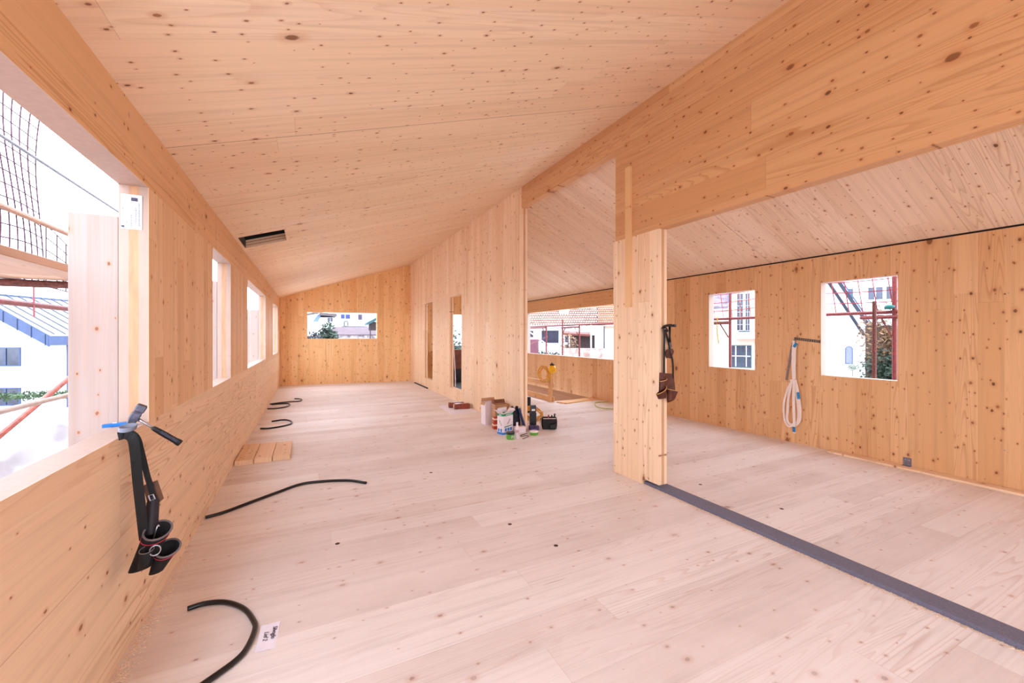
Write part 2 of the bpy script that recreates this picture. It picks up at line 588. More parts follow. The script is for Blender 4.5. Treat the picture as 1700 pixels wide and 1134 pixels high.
# right wall
wr = bpy.data.objects.new('wall_right', None)
COL.objects.link(wr)
struct(wr, 'right wall of spruce panels with two square windows', 'wall')
struct(B().slab([YF, 2.187, 2.951, 3.824, 4.597, 6.913], [0, 0.943, 2.13, 2.466],
                [(2.187, 2.951, 0.943, 2.13), (3.824, 4.597, 0.943, 2.13)], 0.12,
                lambda u, v, w: (XR + w, u, v)).build('window_panel', w_right, wr))
struct(B().box(XR, XR + 0.12, 6.913, 10.885, 0, 0.93).build('parapet_panel', w_right, wr))
struct(B().box(XR, XR + 0.12, 6.913, 10.885, 2.131, 2.466).build('header_beam', w_rband, wr))
struct(B().box(XR, XR + 0.12, 10.885, BK(XR), 0, 2.466).build('end_panel', w_right, wr))
struct(B().box(XR + 0.008, XR + 0.10, YF, 13.0, 2.466, 2.49).build('gap_shade_strip', mat('dark_gap', (30, 17, 9), 0.9), wr))  # near-black strip paints the shade in the joint under the ceiling

# the storey below, seen down the stair opening
m_low = wood('weathered_board', 1, 2, bw=0.3, bl=3.0, light=(176, 120, 76), dark=(140, 90, 54), knots=0.3, seed=71)
struct(B().slab([7.2, 8.6, 10.4, 13.2], [-2.0, -1.5, -0.6, 0.0], [(8.6, 10.4, -1.5, -0.6)], 0.12, lambda u, v, w: (XR + w, u, v)).build('wall_below', m_low))  # opening added out of view to bring daylight into the stair hole
struct(B().box(4.4, XR + 0.12, 7.2, 13.2, -2.1, -2.0).build('floor_below', mat('brown_subfloor', (150, 106, 72), 0.9)))
for x, y in ((1.386, 2.83), (1.53, 2.4), (0.18, 3.1), (1.16, 4.27), (3.55, 2.07), (3.42, 2.76)):
    k = B().lathe([(0.016, 0.0004), (0.012, 0.0008), (0.0, 0.0008)], (x, y, 0), 14)
    o = k.build('plug_hole', mat('dark_hole', (70, 46, 30), 0.9), bpy.data.objects['floor'])
    o.scale = (1, 1, 1)
    o['kind'] = 'structure'

# ------------------------------------------------------------------ jamb boards and ledges outside the left windows
for i, (y, top, dx, nm) in enumerate(((2.77, 2.06, 0.186, 'tall pale board standing outside the near left opening'),
                                      (5.285, 2.03, 0.30, 'pale board standing outside the second left window'),
                                      (9.266, 1.95, 0.55, 'pale board standing outside the third left window'),
                                      (12.719, 2.05, 0.28, 'pale board standing outside the farthest left window'))):
    o = B().box(XL - 0.123 - dx, XL - 0.123, y, y + 0.05, 0.9, top).build('jamb_board', w_pale, bevel=0.002)
    tag(o, nm, 'board', 'pale boards outside the left windows')

# ------------------------------------------------------------------ grey sill strip, lath, dark strips on the floor
m_foam = mat('grey_foam', (107, 106, 124), 0.85, 0.12, 120, bump=0.3)
o = B().slab([2.94, 3.085], [YF + 0.1, 3.015], [], 0.028, lambda u, v, w: (u, v, w)).build('sealing_strip', m_foam, bevel=0.002)
tag(o, 'long grey foam sealing strip on the floor running out from the post', 'strip')
o = B().box(5.77, 5.895, YF + 0.1, 2.82, 0, 0.022).build('timber_lath', w_planky, bevel=0.002)
tag(o, 'flat wooden lath on the floor along the right wall', 'lath')
o = B().box(2.895, 2.924, 11.05, 12.57, 0, 0.03).build('rubber_strip', mat('black_rubber', (34, 30, 32), 0.7))
tag(o, 'black rubber strip at the foot of the slotted middle wall', 'strip')

# ------------------------------------------------------------------ black hose ends on the floor
m_hose = mat('black_conduit', (11, 11, 14), 0.32, 0.2, 60)
HR = 0.0125
for nm, pts in (
    ('black hose end curved beside the paper note, nearest the camera',
     [(-0.572, 2.69), (-0.5, 2.702), (-0.4, 2.664), (-0.305, 2.558), (-0.249, 2.429), (-0.236, 2.352), (-0.255, 2.233), (-0.292, 2.163), (-0.389, 2.08), (-0.47, 2.02), (-0.56, 1.98)]),
    ('long black hose end stretched across the floor before the planks',
     [(-0.732, 3.98), (-0.606, 4.039), (-0.433, 4.182), (-0.26, 4.322), (-0.065, 4.462), (0.147, 4.448), (0.362, 4.36), (0.503, 4.216)]),
    ('black hose bent to a hook just behind the planks',
     [(-0.669, 7.411), (-0.559, 7.376), (-0.39, 7.441), (-0.27, 7.567), (-0.251, 7.721), (-0.301, 7.916), (-0.401, 8.012), (-0.556, 7.951)]),
    ('black hose hook at the left wall, nearer of the far crossing pair',
     [(-0.73, 9.366), (-0.577, 9.336), (-0.427, 9.438), (-0.349, 9.669), (-0.4, 9.889), (-0.522, 9.93), (-0.7, 9.91)]),
    ('black hose with a small hooked tip, farthest along the left wall',
     [(-0.731, 9.985), (-0.552, 10.092), (-0.337, 10.136), (-0.189, 10.139), (-0.137, 10.311), (-0.183, 10.498), (-0.288, 10.592)])):
    o = B().tube(spline([(x, y, HR + 0.001) for x, y in pts], 10), HR, 10).build('hose', m_hose, smooth=True)
    tag(o, nm, 'hose', 'black hose ends along the left wall')

# ------------------------------------------------------------------ paper note with handwriting
m_paper = mat('white_paper', (236, 232, 244), 0.8, 0.03)
m_ink = mat('dark_ink', (40, 40, 70), 0.7)
nt = thing('paper_note', 'small white paper note with two handwritten lines on the floor', 'note', (-0.175, 2.29, 0.001), math.radians(-3))
B().grid(lambda u, v: (-0.041 + 0.082 * u, -0.097 + 0.194 * v, 0.0012 + 0.0012 * math.sin(5 * u + 3 * v)), 8, 8).build('sheet', m_paper, nt, local=True)
RZ = Matrix.Rotation(-math.pi / 2, 4, 'Z')
text_mesh('handwriting', 'Silvnglis', 0.029, m_ink, nt, Matrix.Translation((0.023, 0.018, 0.0036)) @ RZ, 0.25)
text_mesh('handwriting', 'Lief 2', 0.029, m_ink, nt, Matrix.Translation((-0.010, 0.002, 0.0036)) @ RZ, 0.25)

# ------------------------------------------------------------------ three short planks
for i, (x0, lab) in enumerate(((-0.738, 'short pale plank lying against the left wall'), (-0.556, 'short pale plank, middle of the three side by side on the floor'),
                               (-0.374, 'short pale plank, the one of three farthest from the left wall'))):
    r = 0.02 * (i - 1)
    o = B().box(x0, x0 + 0.176, 5.44 + 0.015 * i, 6.22 - 0.02 * i, 0, 0.055).build('plank', w_planky, bevel=0.003)
    tag(o, lab, 'plank', 'short planks by the left wall')

# ------------------------------------------------------------------ delivery sheet on the jamb
ds = thing('delivery_sheet', 'printed white sheet stapled to the jamb of the near left opening', 'paper', (-0.818, 2.765, 2.087))
B().grid(lambda u, v: (-0.042 + 0.084 * u, -0.0015 - 0.004 * math.sin(3.0 * u) * v, -0.088 + 0.178 * v), 8, 8).build('sheet', m_paper, ds, local=True)
m_print = mat('grey_print', (120, 120, 140), 0.8)
for x, z, w, h_ in ((0.012, 0.066, 0.026, 0.018), (-0.033, -0.076, 0.012, 0.010)):
    B().box(x - w / 2, x + w / 2, -0.0068, -0.0058, z - h_ / 2, z + h_ / 2).build('logo', mat('dark_print', (70, 66, 84), 0.8), ds, local=True)
bb = B()
random.seed(3)
for x, z0, z1 in ((-0.033, -0.06, -0.01), (-0.018, -0.07, -0.05), (0.0, -0.072, -0.02), (0.018, -0.055, 0.02), (0.031, -0.07, 0.045), (-0.033, 0.01, 0.02)):
    z = z0
    while z < z1:
        d = random.uniform(0.003, 0.009)
        bb.box(x - 0.0018, x + 0.0018, -0.0066, -0.0058, z, z + d)
        z += d + 0.002
bb.build('printed_lines', m_print, ds, local=True)

# ------------------------------------------------------------------ black tool belt over the left sill
m_blk = mat('black_webbing', (9, 8, 10), 0.75, 0.25, 90, bump=0.2)
m_blk2 = mat('black_cordura', (9, 8, 12), 0.8, 0.3, 160, bump=0.3)
m_flap = mat('dark_plum_leather', (30, 23, 31), 0.6, 0.2, 40)
m_grey = mat('grey_piping', (110, 100, 101), 0.7, 0.1)
m_red = mat('red_piping', (168, 32, 58), 0.6, 0.1)
m_steel = mat('bright_steel', (190, 192, 200), 0.28, 0.08, 30, metal=0.9)
m_brown = mat('brown_leather', (92, 54, 28), 0.6, 0.3, 40, bump=0.3)
o3, d3, r3 = Vector((-0.72, 2.40, 0)), Vector((-0.259, 0.966, 0)), Vector((0.966, 0.259, 0))


def L(a, z, b=0.0):
    return o3 + r3 * a - d3 * b + Vector((0, 0, z))


def ell(a, z, ra, rb, tilt, b=0.0, n=20, k=1.0):
    return [L(a + ra * k * math.cos(2 * math.pi * i / n), z - tilt * rb * k * math.sin(2 * math.pi * i / n) + 0.1 * ra * math.cos(2 * math.pi * i / n),
              b + rb * k * math.sin(2 * math.pi * i / n)) for i in range(n)]


tb = thing('tool_belt', 'black tool belt with two pouches hanging over the left sill', 'tool belt', L(0.05, 0.38))
B().ribbon(spline([L(-0.035, 1.006), L(-0.012, 1.008), L(0.012, 0.99, 0.01), L(0.022, 0.92, 0.02), L(0.03, 0.80, 0.02), L(0.045, 0.615, 0.02), L(0.052, 0.53, 0.015)], 5),
           0.036, 0.005, r3).build('strap', m_blk, tb)
B().ribbon(spline([L(-0.03, 1.014, -0.035), L(0.0, 1.015, -0.035), L(0.028, 0.985, -0.02), L(0.042, 0.92, -0.015), L(0.061, 0.81, -0.015), L(0.074, 0.75, -0.015), L(0.086, 0.68, -0.015), L(0.088, 0.63, -0.012)], 5),
           0.022, 0.005, r3).build('strap', m_blk, tb)
lt = B().plate([L(0.046, 0.762, -0.03), L(0.070, 0.640, -0.03), L(0.120, 0.685, -0.03), L(0.098, 0.775, -0.03)], 0.006).build('leather_tab', m_brown, tb)
lt['label'] = 'brown leather tab'
lo = B().loft([ell(-0.004, 1.03, 0.03, 0.022, 0.3, 0.0), ell(-0.002, 1.048, 0.032, 0.024, 0.3, 0.0), ell(-0.002, 1.048, 0.028, 0.020, 0.3, 0.0), ell(-0.004, 1.03, 0.026, 0.018, 0.3, 0.0)],
              False, False)
hl = lo.build('hammer_loop', mat('grey_belt_end', (104, 106, 120), 0.5, 0.15), tb, smooth=True)
hl['label'] = 'pale grey belt end loop'
bk = B().tube([L(0.066, 0.72, 0.004), L(0.082, 0.722, 0.004), L(0.088, 0.70, 0.004), L(0.072, 0.695, 0.004)], 0.0028, 6, closed=True).build('buckle', m_steel, tb)
B().grid(lambda u, v: L(0.047 + 0.052 * u + 0.012 * v - 0.006 * u * v, 0.548 + (0.135 + 0.03 * math.sin(math.pi * u)) * v, 0.012 + 0.016 * math.sin(math.pi * u) - 0.03 * v), 8, 8).build('flap', m_flap, tb, smooth=True)
# two pouches: tapered cups with piped rims
for (a, z, ra, rb, tl, b, a1, z1, ra1, rb1, b1) in ((0.098, 0.567, 0.050, 0.055, 0.38, 0.045, 0.040, 0.41, 0.042, 0.032, 0.03),
                                                   (0.133, 0.478, 0.045, 0.048, 0.4, 0.055, 0.092, 0.382, 0.026, 0.022, 0.05)):
    rings = []
    for k in range(7):
        t = k / 6
        rings.append(ell(a1 + (a - a1) * t, z1 + (z - z1) * t, ra1 + (ra - ra1) * t, rb1 + (rb - rb1) * t, tl * t, b1 + (b - b1) * t))
    for k in range(6, 1, -1):
        t = k / 6
        rings.append(ell(a1 + (a - a1) * t, z1 + (z - z1) * t, ra1 + (ra - ra1) * t - 0.004, rb1 + (rb - rb1) * t - 0.004, tl * t, b1 + (b - b1) * t))
    p = B().loft(rings).build('pouch', m_blk2, tb, smooth=True)
    B().tube(ell(a, z, ra, rb, tl, b), 0.0045, 8, closed=True).build('rim_piping', m_grey, p, smooth=True)
    t = 0.84
    B().tube(ell(a1 + (a - a1) * t, z1 + (z - z1) * t, ra1 + (ra - ra1) * t, rb1 + (rb - rb1) * t, tl * t, b1 + (b - b1) * t, k=1.02), 0.0022, 6, closed=True).build('red_stripe', m_red, p, smooth=True)
sp_ = B().loft([ell(0.048, 0.425, 0.018, 0.014, 0, 0.075), ell(0.060, 0.512, 0.025, 0.02, 0.4, 0.098), ell(0.060, 0.512, 0.022, 0.017, 0.4, 0.098), ell(0.052, 0.45, 0.016, 0.011, 0.2, 0.085)]).build('side_pocket', m_blk, tb, smooth=True)
B().tube(ell(0.060, 0.512, 0.025, 0.02, 0.4, 0.098), 0.002, 6, closed=True).build('rim_piping', m_grey, sp_)
B().tube([L(0.088 + 0.019 * math.cos(t), 0.503 + 0.022 * math.sin(t), 0.108) for t in [i * math.pi / 8 for i in range(16)]], 0.0025, 6, closed=True).build('ring', m_steel, tb, smooth=True)
B().tube(spline([L(0.083, 0.53, 0.04), L(0.092, 0.575, 0.055), L(0.098, 0.592, 0.05), L(0.102, 0.585, 0.05)], 4), 0.0025, 6).build('wire_hook', m_steel, tb)

# ------------------------------------------------------------------ hammer lying on the belt end
o4, d4, r4 = Vector((-0.797, 2.546, 0)), Vector((-0.267, 0.964, 0)), Vector((0.964, 0.267, 0))


def H(a, z, b=0.0):
    return o4 + r4 * a * 1.04 - d4 * b + Vector((0, 0, 1.45 + (z - 1.45) * 1.04))


hm = thing('hammer', 'steel hammer with black rubber grip lying on the left sill', 'hammer', H(0.04, 1.03))
ax = (H(0.073, 1.119) - H(0.030, 1.043)).normalized()
hx = (H(0.21, 0.925) - H(0.056, 1.068)).normalized()
sx = ax.cross(hx).normalized()
cx = ax.cross(sx).normalized()
hc = H(0.052, 1.080)
m_head = mat('worn_dark_steel', (84, 82, 96), 0.42, 0.35, 40, metal=0.6, bump=0.2)
m_face = mat('rusty_face', (70, 52, 44), 0.7, 0.3, 60)


def rect(c, w, h_, n=4):
    return [c + sx * w * a + cx * h_ * b_ for a, b_ in ((-1, -0.8), (-0.8, -1), (0.8, -1), (1, -0.8), (1, 0.8), (0.8, 1), (-0.8, 1), (-1, 0.8))]


B().loft([rect(hc - ax * 0.058, 0.016, 0.004), rect(hc - ax * 0.03, 0.018, 0.013), rect(hc - ax * 0.014, 0.019, 0.019), rect(hc + ax * 0.012, 0.019, 0.019),
          rect(hc + ax * 0.020, 0.0165, 0.0165), rect(hc + ax * 0.027, 0.020, 0.020), rect(hc + ax * 0.053, 0.020, 0.020)]).build('head', m_head, hm)
B().loft([rect(hc + ax * 0.053, 0.0195, 0.0195), rect(hc + ax * 0.058, 0.017, 0.017)]).build('striking_face', m_face, hm)
p0, p1, p2 = H(0.056, 1.070), H(0.113, 1.017), H(0.214, 0.926)
B().tube([p0, p0.lerp(p1, 0.5), p1 + hx * 0.01], [0.0075, 0.0062, 0.0065], 12).build('shaft', m_steel, hm, smooth=True)
gp = [p1.lerp(p2, t) for t in (0, 0.06, 0.2, 0.35, 0.5, 0.65, 0.8, 0.93, 1.0)]
m_grip = mat('black_rubber_grip', (12, 13, 20), 0.5, 0.3, 200, bump=0.4)
gr = B().tube(gp, [0.0095, 0.0115, 0.0125, 0.0135, 0.0138, 0.0135, 0.014, 0.0165, 0.0155], 14).build('grip', m_grip, hm, smooth=True)
bb = B()
for k in range(14):
    c = p1.lerp(p2, 0.3 + 0.045 * k) - d4 * 0.0125 + Vector((0, 0, 0.004))
    bb.obox(c, hx * 0.0016, hx.cross(d4).normalized() * 0.006, d4 * 0.002)
bb.build('grip_ribs', mat('grey_rubber', (56, 60, 84), 0.5), gr)

# blue cutter
bc = thing('utility_knife', 'small blue utility knife lying on the sill behind the hammer', 'knife', (-0.82, 2.70, 1.0))
m_blue = mat('blue_plastic', (20, 112, 196), 0.4, 0.1)
B().loft([[(-0.898, 2.672 + s * 0.010, z), (-0.86, 2.69 + s * 0.013, z), (-0.81, 2.70 + s * 0.011, z), (-0.785, 2.705 + s * 0.010, z),
           (-0.785, 2.705 - s * 0.010, z), (-0.81, 2.70 - s * 0.011, z), (-0.86, 2.69 - s * 0.013, z), (-0.898, 2.672 - s * 0.010, z)]
          for s, z in ((0.9, 1.001), (1, 1.006), (1, 1.014), (0.8, 1.018))]).build('body', m_blue, bc)
B().box(-0.868, -0.852, 2.684, 2.694, 1.018, 1.0195).build('slider', m_paper, bc)
B().box(-0.785, -0.765, 2.699, 2.711, 1.008, 1.0095).build('blade', m_steel, bc)

# ------------------------------------------------------------------ brown tool belt and hammer hung on the end of the post
YP = 2.79
nl = lambda x, z, y=YP: Vector((x, y, z))
h2 = thing('hammer', 'dark hammer hung head up on the end face of the post', 'hammer', (3.03, YP, 1.33))
m_dsteel = mat('black_steel', (34, 31, 32), 0.45, 0.25, 40, metal=0.5)
B().loft([[nl(x, z - hh, YP - w), nl(x, z + hh, YP - w), nl(x, z + hh, YP + w), nl(x, z - hh, YP + w)] for x, z, hh, w in
          ((2.945, 1.522, 0.004, 0.008), (2.975, 1.54, 0.008, 0.01), (3.02, 1.548, 0.012, 0.012), (3.05, 1.548, 0.013, 0.012), (3.065, 1.546, 0.010, 0.010), (3.088, 1.546, 0.013, 0.013))]).build('head', m_dsteel, h2)
B().loft([[nl(x, z - hh, YP - w), nl(x, z + hh, YP - w), nl(x, z + hh, YP + w), nl(x, z - hh, YP + w)] for x, z, hh, w in
          ((3.088, 1.546, 0.0125, 0.0125), (3.112, 1.545, 0.0125, 0.0125))]).build('striking_face', m_head, h2)
B().tube([nl(3.04, 1.54), nl(3.04, 1.45), nl(3.04, 1.41)], [0.011, 0.009, 0.011], 10).build('shaft', m_dsteel, h2, smooth=True)
B().tube([nl(3.04, 1.42), nl(3.04, 1.38), nl(3.04, 1.29), nl(3.042, 1.24)], [0.012, 0.014, 0.014, 0.012], 10).build('grip', m_hose, h2, smooth=True)
t2 = thing('tool_belt', 'brown leather tool belt on black straps hung at the post', 'tool belt', (3.0, YP, 0.83))
m_bl = mat('red_brown_leather', (84, 36, 18), 0.5, 0.35, 30, bump=0.4)
m_st = mat('tan_stitching', (176, 134, 80), 0.7, 0.1)
B().tube([nl(2.948, 1.512, 2.812), nl(2.948, 1.514, 2.755)], 0.004, 8).build('nail', m_steel, t2)
B().ribbon(spline([nl(3.0, 1.49, 2.775), nl(2.975, 1.518, 2.775), nl(2.957, 1.523, 2.775), nl(2.955, 1.46, 2.775), nl(2.958, 1.30, 2.78), nl(2.962, 1.07, 2.785)], 5), 0.024, 0.006, (1, 0.2, 0)).build('strap', m_blk, t2)
B().ribbon(spline([nl(2.977, 1.512, 2.79), nl(3.013, 1.419, 2.79), nl(3.045, 1.283, 2.78), nl(3.075, 1.185, 2.785), nl(3.077, 1.05, 2.785)], 5), 0.026, 0.006, (1, 0.2, 0)).build('strap', m_blk, t2)
B().loft([[nl(x, z, YP - y0) for x, z in ((2.984, 1.30), (3.0, 1.318), (3.044, 1.332), (3.072, 1.325), (3.088, 1.302), (3.07, 1.268), (3.044, 1.252), (3.0, 1.240), (2.986, 1.262))] for y0 in (-0.005, 0.012)]).build('hammer_holder', m_bl, t2, bevel=0.003)
B().grid(lambda u, v: nl(2.905 + 0.185 * u + 0.03 * (1 - v) * (u - 0.3), 0.93 + 0.18 * v - 0.02 * u, YP - 0.004 - 0.012 * math.sin(math.pi * u)), 8, 8).build('back_plate', m_bl, t2, smooth=True)


def pk(pts, bot, depth):
    """leather pocket: wide mouth at the top, closed bottom, bulging towards the room"""
    (x0, z0), (x1, z1) = pts
    (bx0, bz0), (bx1, bz1) = bot
    rings = []
    for k in range(6):
        t = k / 5
        A = Vector((bx0 + (x0 - bx0) * t, 0, bz0 + (z0 - bz0) * t))
        C = Vector((bx1 + (x1 - bx1) * t, 0, bz1 + (z1 - bz1) * t))
        r = []
        for i in range(12):
            a = math.pi * i / 11
            q = A.lerp(C, 0.5 - 0.5 * math.cos(a))
            r.append(Vector((q.x, YP - 0.012 - depth * (0.5 + 0.5 * t) * math.sin(a), q.z)))
        rings.append(r)
    b_ = B()
    b_.loft(rings, True, False)
    return b_, rings[-1]


for pts, bot, dp in ((((2.852, 0.915), (2.965, 0.985)), ((2.880, 0.868), (2.975, 0.876)), 0.05), (((2.985, 0.955), (3.104, 0.925)), ((2.994, 0.828), (3.09, 0.868)), 0.06),
                     (((2.90, 1.03), (2.98, 1.05)), ((2.90, 0.94), (2.98, 0.93)), 0.03)):
    b_, rim = pk(pts, bot, dp)
    p = b_.build('pocket', m_bl, t2, smooth=True)
    B().tube(rim, 0.004, 6).build('stitched_edge', m_st, p)

# ------------------------------------------------------------------ white sling, perforated strap and saw blade on the right wall
XS = XR - 0.012
S = lambda y, z, d=0.0: Vector((XS - d, y, z))
pf = B()
for k in range(12):
    y = 3.27 - 0.0265 * k
    z = 1.412 - 0.0033 * k
    pf.obox((XR - 0.006, y - 0.011, z), (0.0015, 0, 0), (0, 0.004, 0), (0, 0, 0.017))
for dz in (-0.0135, 0.0, 0.0135):
    pf.obox((XR - 0.006, 3.11, 1.3935 + dz), (0.0015, 0, 0), (0, 0.16, 0.0197), (0, 0, 0.0035))
o = pf.build('perforated_strap', mat('dark_galvanised', (92, 84, 82), 0.5, 0.25, 40, metal=0.7))
tag(o, 'perforated steel strap nailed level to the right wall beside the window', 'strap')
o = B().ribbon(spline([S(3.262, 1.392, -0.006), S(3.295, 1.32, -0.006), S(3.335, 1.08, -0.006), S(3.372, 0.842, -0.006)], 5), 0.032, 0.003, (0, 1, 0.1)).build('steel_band', mat('dull_steel', (128, 112, 104), 0.45, 0.2, 40, metal=0.6))
tag(o, 'grey steel band hanging slanted behind the white sling', 'band')
sl = thing('lifting_sling', 'white webbing sling with blue tags looped on the right wall', 'sling', (XS, 3.25, 0.13))
m_sl = mat('white_webbing', (236, 222, 212), 0.8, 0.06, 90, bump=0.2)
m_tag = mat('blue_tag', (22, 126, 178), 0.6, 0.1)
B().tube([(XR + 0.01, 3.255, 1.398), (XR - 0.06, 3.255, 1.402)], 0.004, 8).build('nail', m_steel, sl)
WD = (0, 1, 0.2)
B().ribbon(spline([S(3.272, 1.385, 0.004), S(3.28, 1.27, 0.006), S(3.284, 1.16, 0.006), S(3.28, 0.95, 0.008), S(3.272, 0.85, 0.01)], 5), 0.03, 0.005, WD).build('strap', m_sl, sl)
B().ribbon(spline([S(3.225, 1.36, 0.014), S(3.25, 1.29, 0.014), S(3.255, 1.16, 0.014), S(3.257, 0.95, 0.014), S(3.256, 0.85, 0.014)], 5), 0.03, 0.005, WD).build('strap', m_sl, sl)
for pts, w in (([(3.30, 0.82, 0.01), (3.344, 0.72, 0.016), (3.385, 0.56, 0.02), (3.394, 0.42, 0.02), (3.379, 0.29, 0.02), (3.335, 0.215, 0.02), (3.275, 0.235, 0.02)], 0.026),
               ([(3.29, 0.835, 0.014), (3.325, 0.62, 0.03), (3.337, 0.432, 0.03), (3.345, 0.32, 0.03), (3.315, 0.255, 0.03), (3.26, 0.25, 0.03)], 0.03),
               ([(3.255, 0.85, 0.026), (3.258, 0.588, 0.034), (3.25, 0.303, 0.036), (3.249, 0.138, 0.03)], 0.034),
               ([(3.245, 0.855, 0.018), (3.215, 0.74, 0.022), (3.195, 0.60, 0.024), (3.177, 0.458, 0.024), (3.19, 0.314, 0.024), (3.235, 0.246, 0.024)], 0.028),
               ([(3.25, 0.84, 0.01), (3.235, 0.66, 0.012), (3.21, 0.45, 0.012), (3.215, 0.32, 0.014), (3.245, 0.26, 0.014)], 0.026)):
    B().ribbon(spline([S(*p) for p in pts], 6), w, 0.005, WD).build('loop', m_sl, sl)
B().ribbon([S(3.30, 0.842, 0.03), S(3.24, 0.85, 0.036)], 0.03, 0.02, (0, 0, 1)).build('keeper', m_sl, sl)
for pts in ([(3.262, 1.298, 0.021), (3.226, 1.352, 0.021)], [(3.205, 0.695, 0.030), (3.193, 0.605, 0.032)], [(3.249, 0.224, 0.042), (3.249, 0.155, 0.038)]):
    B().ribbon([S(*p) for p in pts], 0.036, 0.007, WD).build('blue_tag', m_tag, sl)
# steel angle at the foot of the right wall
ab = thing('steel_angle', 'small grey steel angle bracket at the foot of the right wall', 'bracket', (XR - 0.03, 2.1, 0.022))
m_galv = mat('galvanised_steel', (128, 126, 140), 0.5, 0.2, 40, metal=0.6)
B().box(XR - 0.004, XR - 0.0005, 2.067, 2.137, 0.022, 0.11).build('upright_leaf', m_galv, ab)
B().box(XR - 0.045, XR - 0.004, 2.067, 2.137, 0.022, 0.026).build('flat_leaf', m_galv, ab)
for y in (2.085, 2.119):
    B().tube([(XR - 0.008, y, 0.085), (XR - 0.003, y, 0.085)], 0.005, 8).build('screw', m_steel, ab)

# ------------------------------------------------------------------ clutter at the end of the partition
m_card = mat('kraft_cardboard', (190, 142, 104), 0.85, 0.08)
m_wcard = mat('white_cardboard', (230, 218, 222), 0.75, 0.03)
m_green = mat('green_print', (14, 132, 76), 0.6, 0.05)
m_bluep = mat('blue_print', (40, 124, 202), 0.6, 0.05)


def carton(root, w, d, hgt, m_out, m_in, flaps, t=0.004):
    """open carton in the root's own axes, x 0..w, y 0..d; flaps: (side, length, angle)"""
    b_ = B().box(0, w, 0, d, 0, t)
    b_.box(0, w, 0, t, t, hgt).box(0, w, d - t, d, t, hgt).box(0, t, t, d - t, t, hgt).box(w - t, w, t, d - t, t, hgt)
    b_.build('body', m_out, root, local=True)
    B().box(t, w - t, t, d - t, t, t + 0.003).build('inside', m_in, root, local=True)
    for side, ln, an in flaps:
        s, c = math.sin(math.radians(an)) * ln, math.cos(math.radians(an)) * ln
        if side == 'front':
            q = [(0, 0, hgt), (w, 0, hgt), (w * 0.96, -s, hgt + c), (w * 0.04, -s, hgt + c)]
        elif side == 'back':
            q = [(0, d, hgt), (w, d, hgt), (w * 0.96, d + s, hgt + c), (w * 0.04, d + s, hgt + c)]
        elif side == 'left':
            q = [(0, 0, hgt), (0, d, hgt), (-s, d * 0.96, hgt + c), (-s, d * 0.04, hgt + c)]
        else:
            q = [(w, 0, hgt), (w, d, hgt), (w + s, d * 0.96, hgt + c), (w + s, d * 0.04, hgt + c)]
        B().plate(q, 0.003).build('flap', m_in, root, local=True)


c1 = thing('carton', 'tall white carton with open top against the middle wall', 'box', (2.575, 6.165, 0), math.radians(6))
carton(c1, 0.26, 0.14, 0.365, m_wcard, m_card, (('back', 0.05, 20), ('left', 0.05, 160)))
c2 = thing('carton', 'brown open carton behind the green and white box', 'box', (2.665, 5.97, 0))
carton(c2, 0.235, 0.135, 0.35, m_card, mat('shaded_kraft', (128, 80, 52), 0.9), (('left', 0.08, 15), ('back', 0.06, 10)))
c3 = thing('carton', 'white box with green band, screw pictures and open flaps', 'box', (2.543, 5.405, 0), math.radians(21))
carton(c3, 0.205, 0.125, 0.315, m_wcard, m_wcard, (('front', 0.07, 55), ('right', 0.07, 50), ('back', 0.06, 5), ('left', 0.09, 55)))
e = 0.0012
bb = B().box(-e, 0.205 + e, -e, 0.125 + e, 0.272, 0.306)
bb.build('green_band', m_green, c3, local=True)
bb = B().box(-e, 0.205 + e, -e, 0.125 + e, 0.002, 0.035)
bb.build('blue_band', m_bluep, c3, local=True)
for x in (0.03, 0.085, 0.14):
    B().box(x, x + 0.042, -e, 0, 0.047, 0.092).build('blue_panel', m_bluep, c3, local=True)
for y in (0.03, 0.08):
    B().box(-e, 0, y, y + 0.03, 0.04, 0.085).build('blue_panel', m_bluep, c3, local=True)
B().tube(spline([(0.085, -0.002, 0.15), (0.10, -0.002, 0.17), (0.11, -0.002, 0.175), (0.125, -0.002, 0.20), (0.14, -0.002, 0.21), (0.132, -0.002, 0.22)], 4), 0.0035, 6).build('screw_picture', m_ink, c3, local=True)
B().tube(spline([(-0.002, 0.04, 0.13), (-0.002, 0.05, 0.16), (-0.002, 0.065, 0.17), (-0.002, 0.08, 0.21)], 4), 0.004, 6).build('screw_picture', mat('olive_print', (120, 148, 60), 0.6), c3, local=True)
B().plate([(0.02, -e, 0.105), (0.19, -e, 0.118), (0.19, -e, 0.128), (0.02, -e, 0.12)], 0.0005).build('green_stripe', m_green, c3, local=True)
bb = B()
for x, w in ((0.05, 0.02), (0.075, 0.03), (0.11, 0.02), (0.135, 0.035)):
    bb.box(x, x + w, -2 * e, -e, 0.284, 0.293)
bb.build('white_lettering', m_paper, c3, local=True)
B().box(-2 * e, -e, 0.04, 0.09, 0.283, 0.292).build('white_lettering', m_paper, c3, local=True)

m_rbox = mat('red_carton', (182, 62, 40), 0.6, 0.1)
m_cream = mat('cream_label', (240, 214, 184), 0.7, 0.04)
for k, (dx, lab) in enumerate(((0.0, 'small red carton at the bottom beside the green and white box'), (0.012, 'small red carton on top of another beside the white box'))):
    r = thing('screw_box', lab, 'box', (2.565 + dx, 5.80 + dx, 0.001 + 0.089 * k), math.radians(-8), 'small red cartons')
    B().box(0, 0.115, 0, 0.10, 0, 0.088).build('body', m_rbox, r, bevel=0.002, local=True)
    B().box(-0.001, 0.116, -0.001, 0.101, 0.05, 0.075).build('label_band', m_cream, r, local=True)

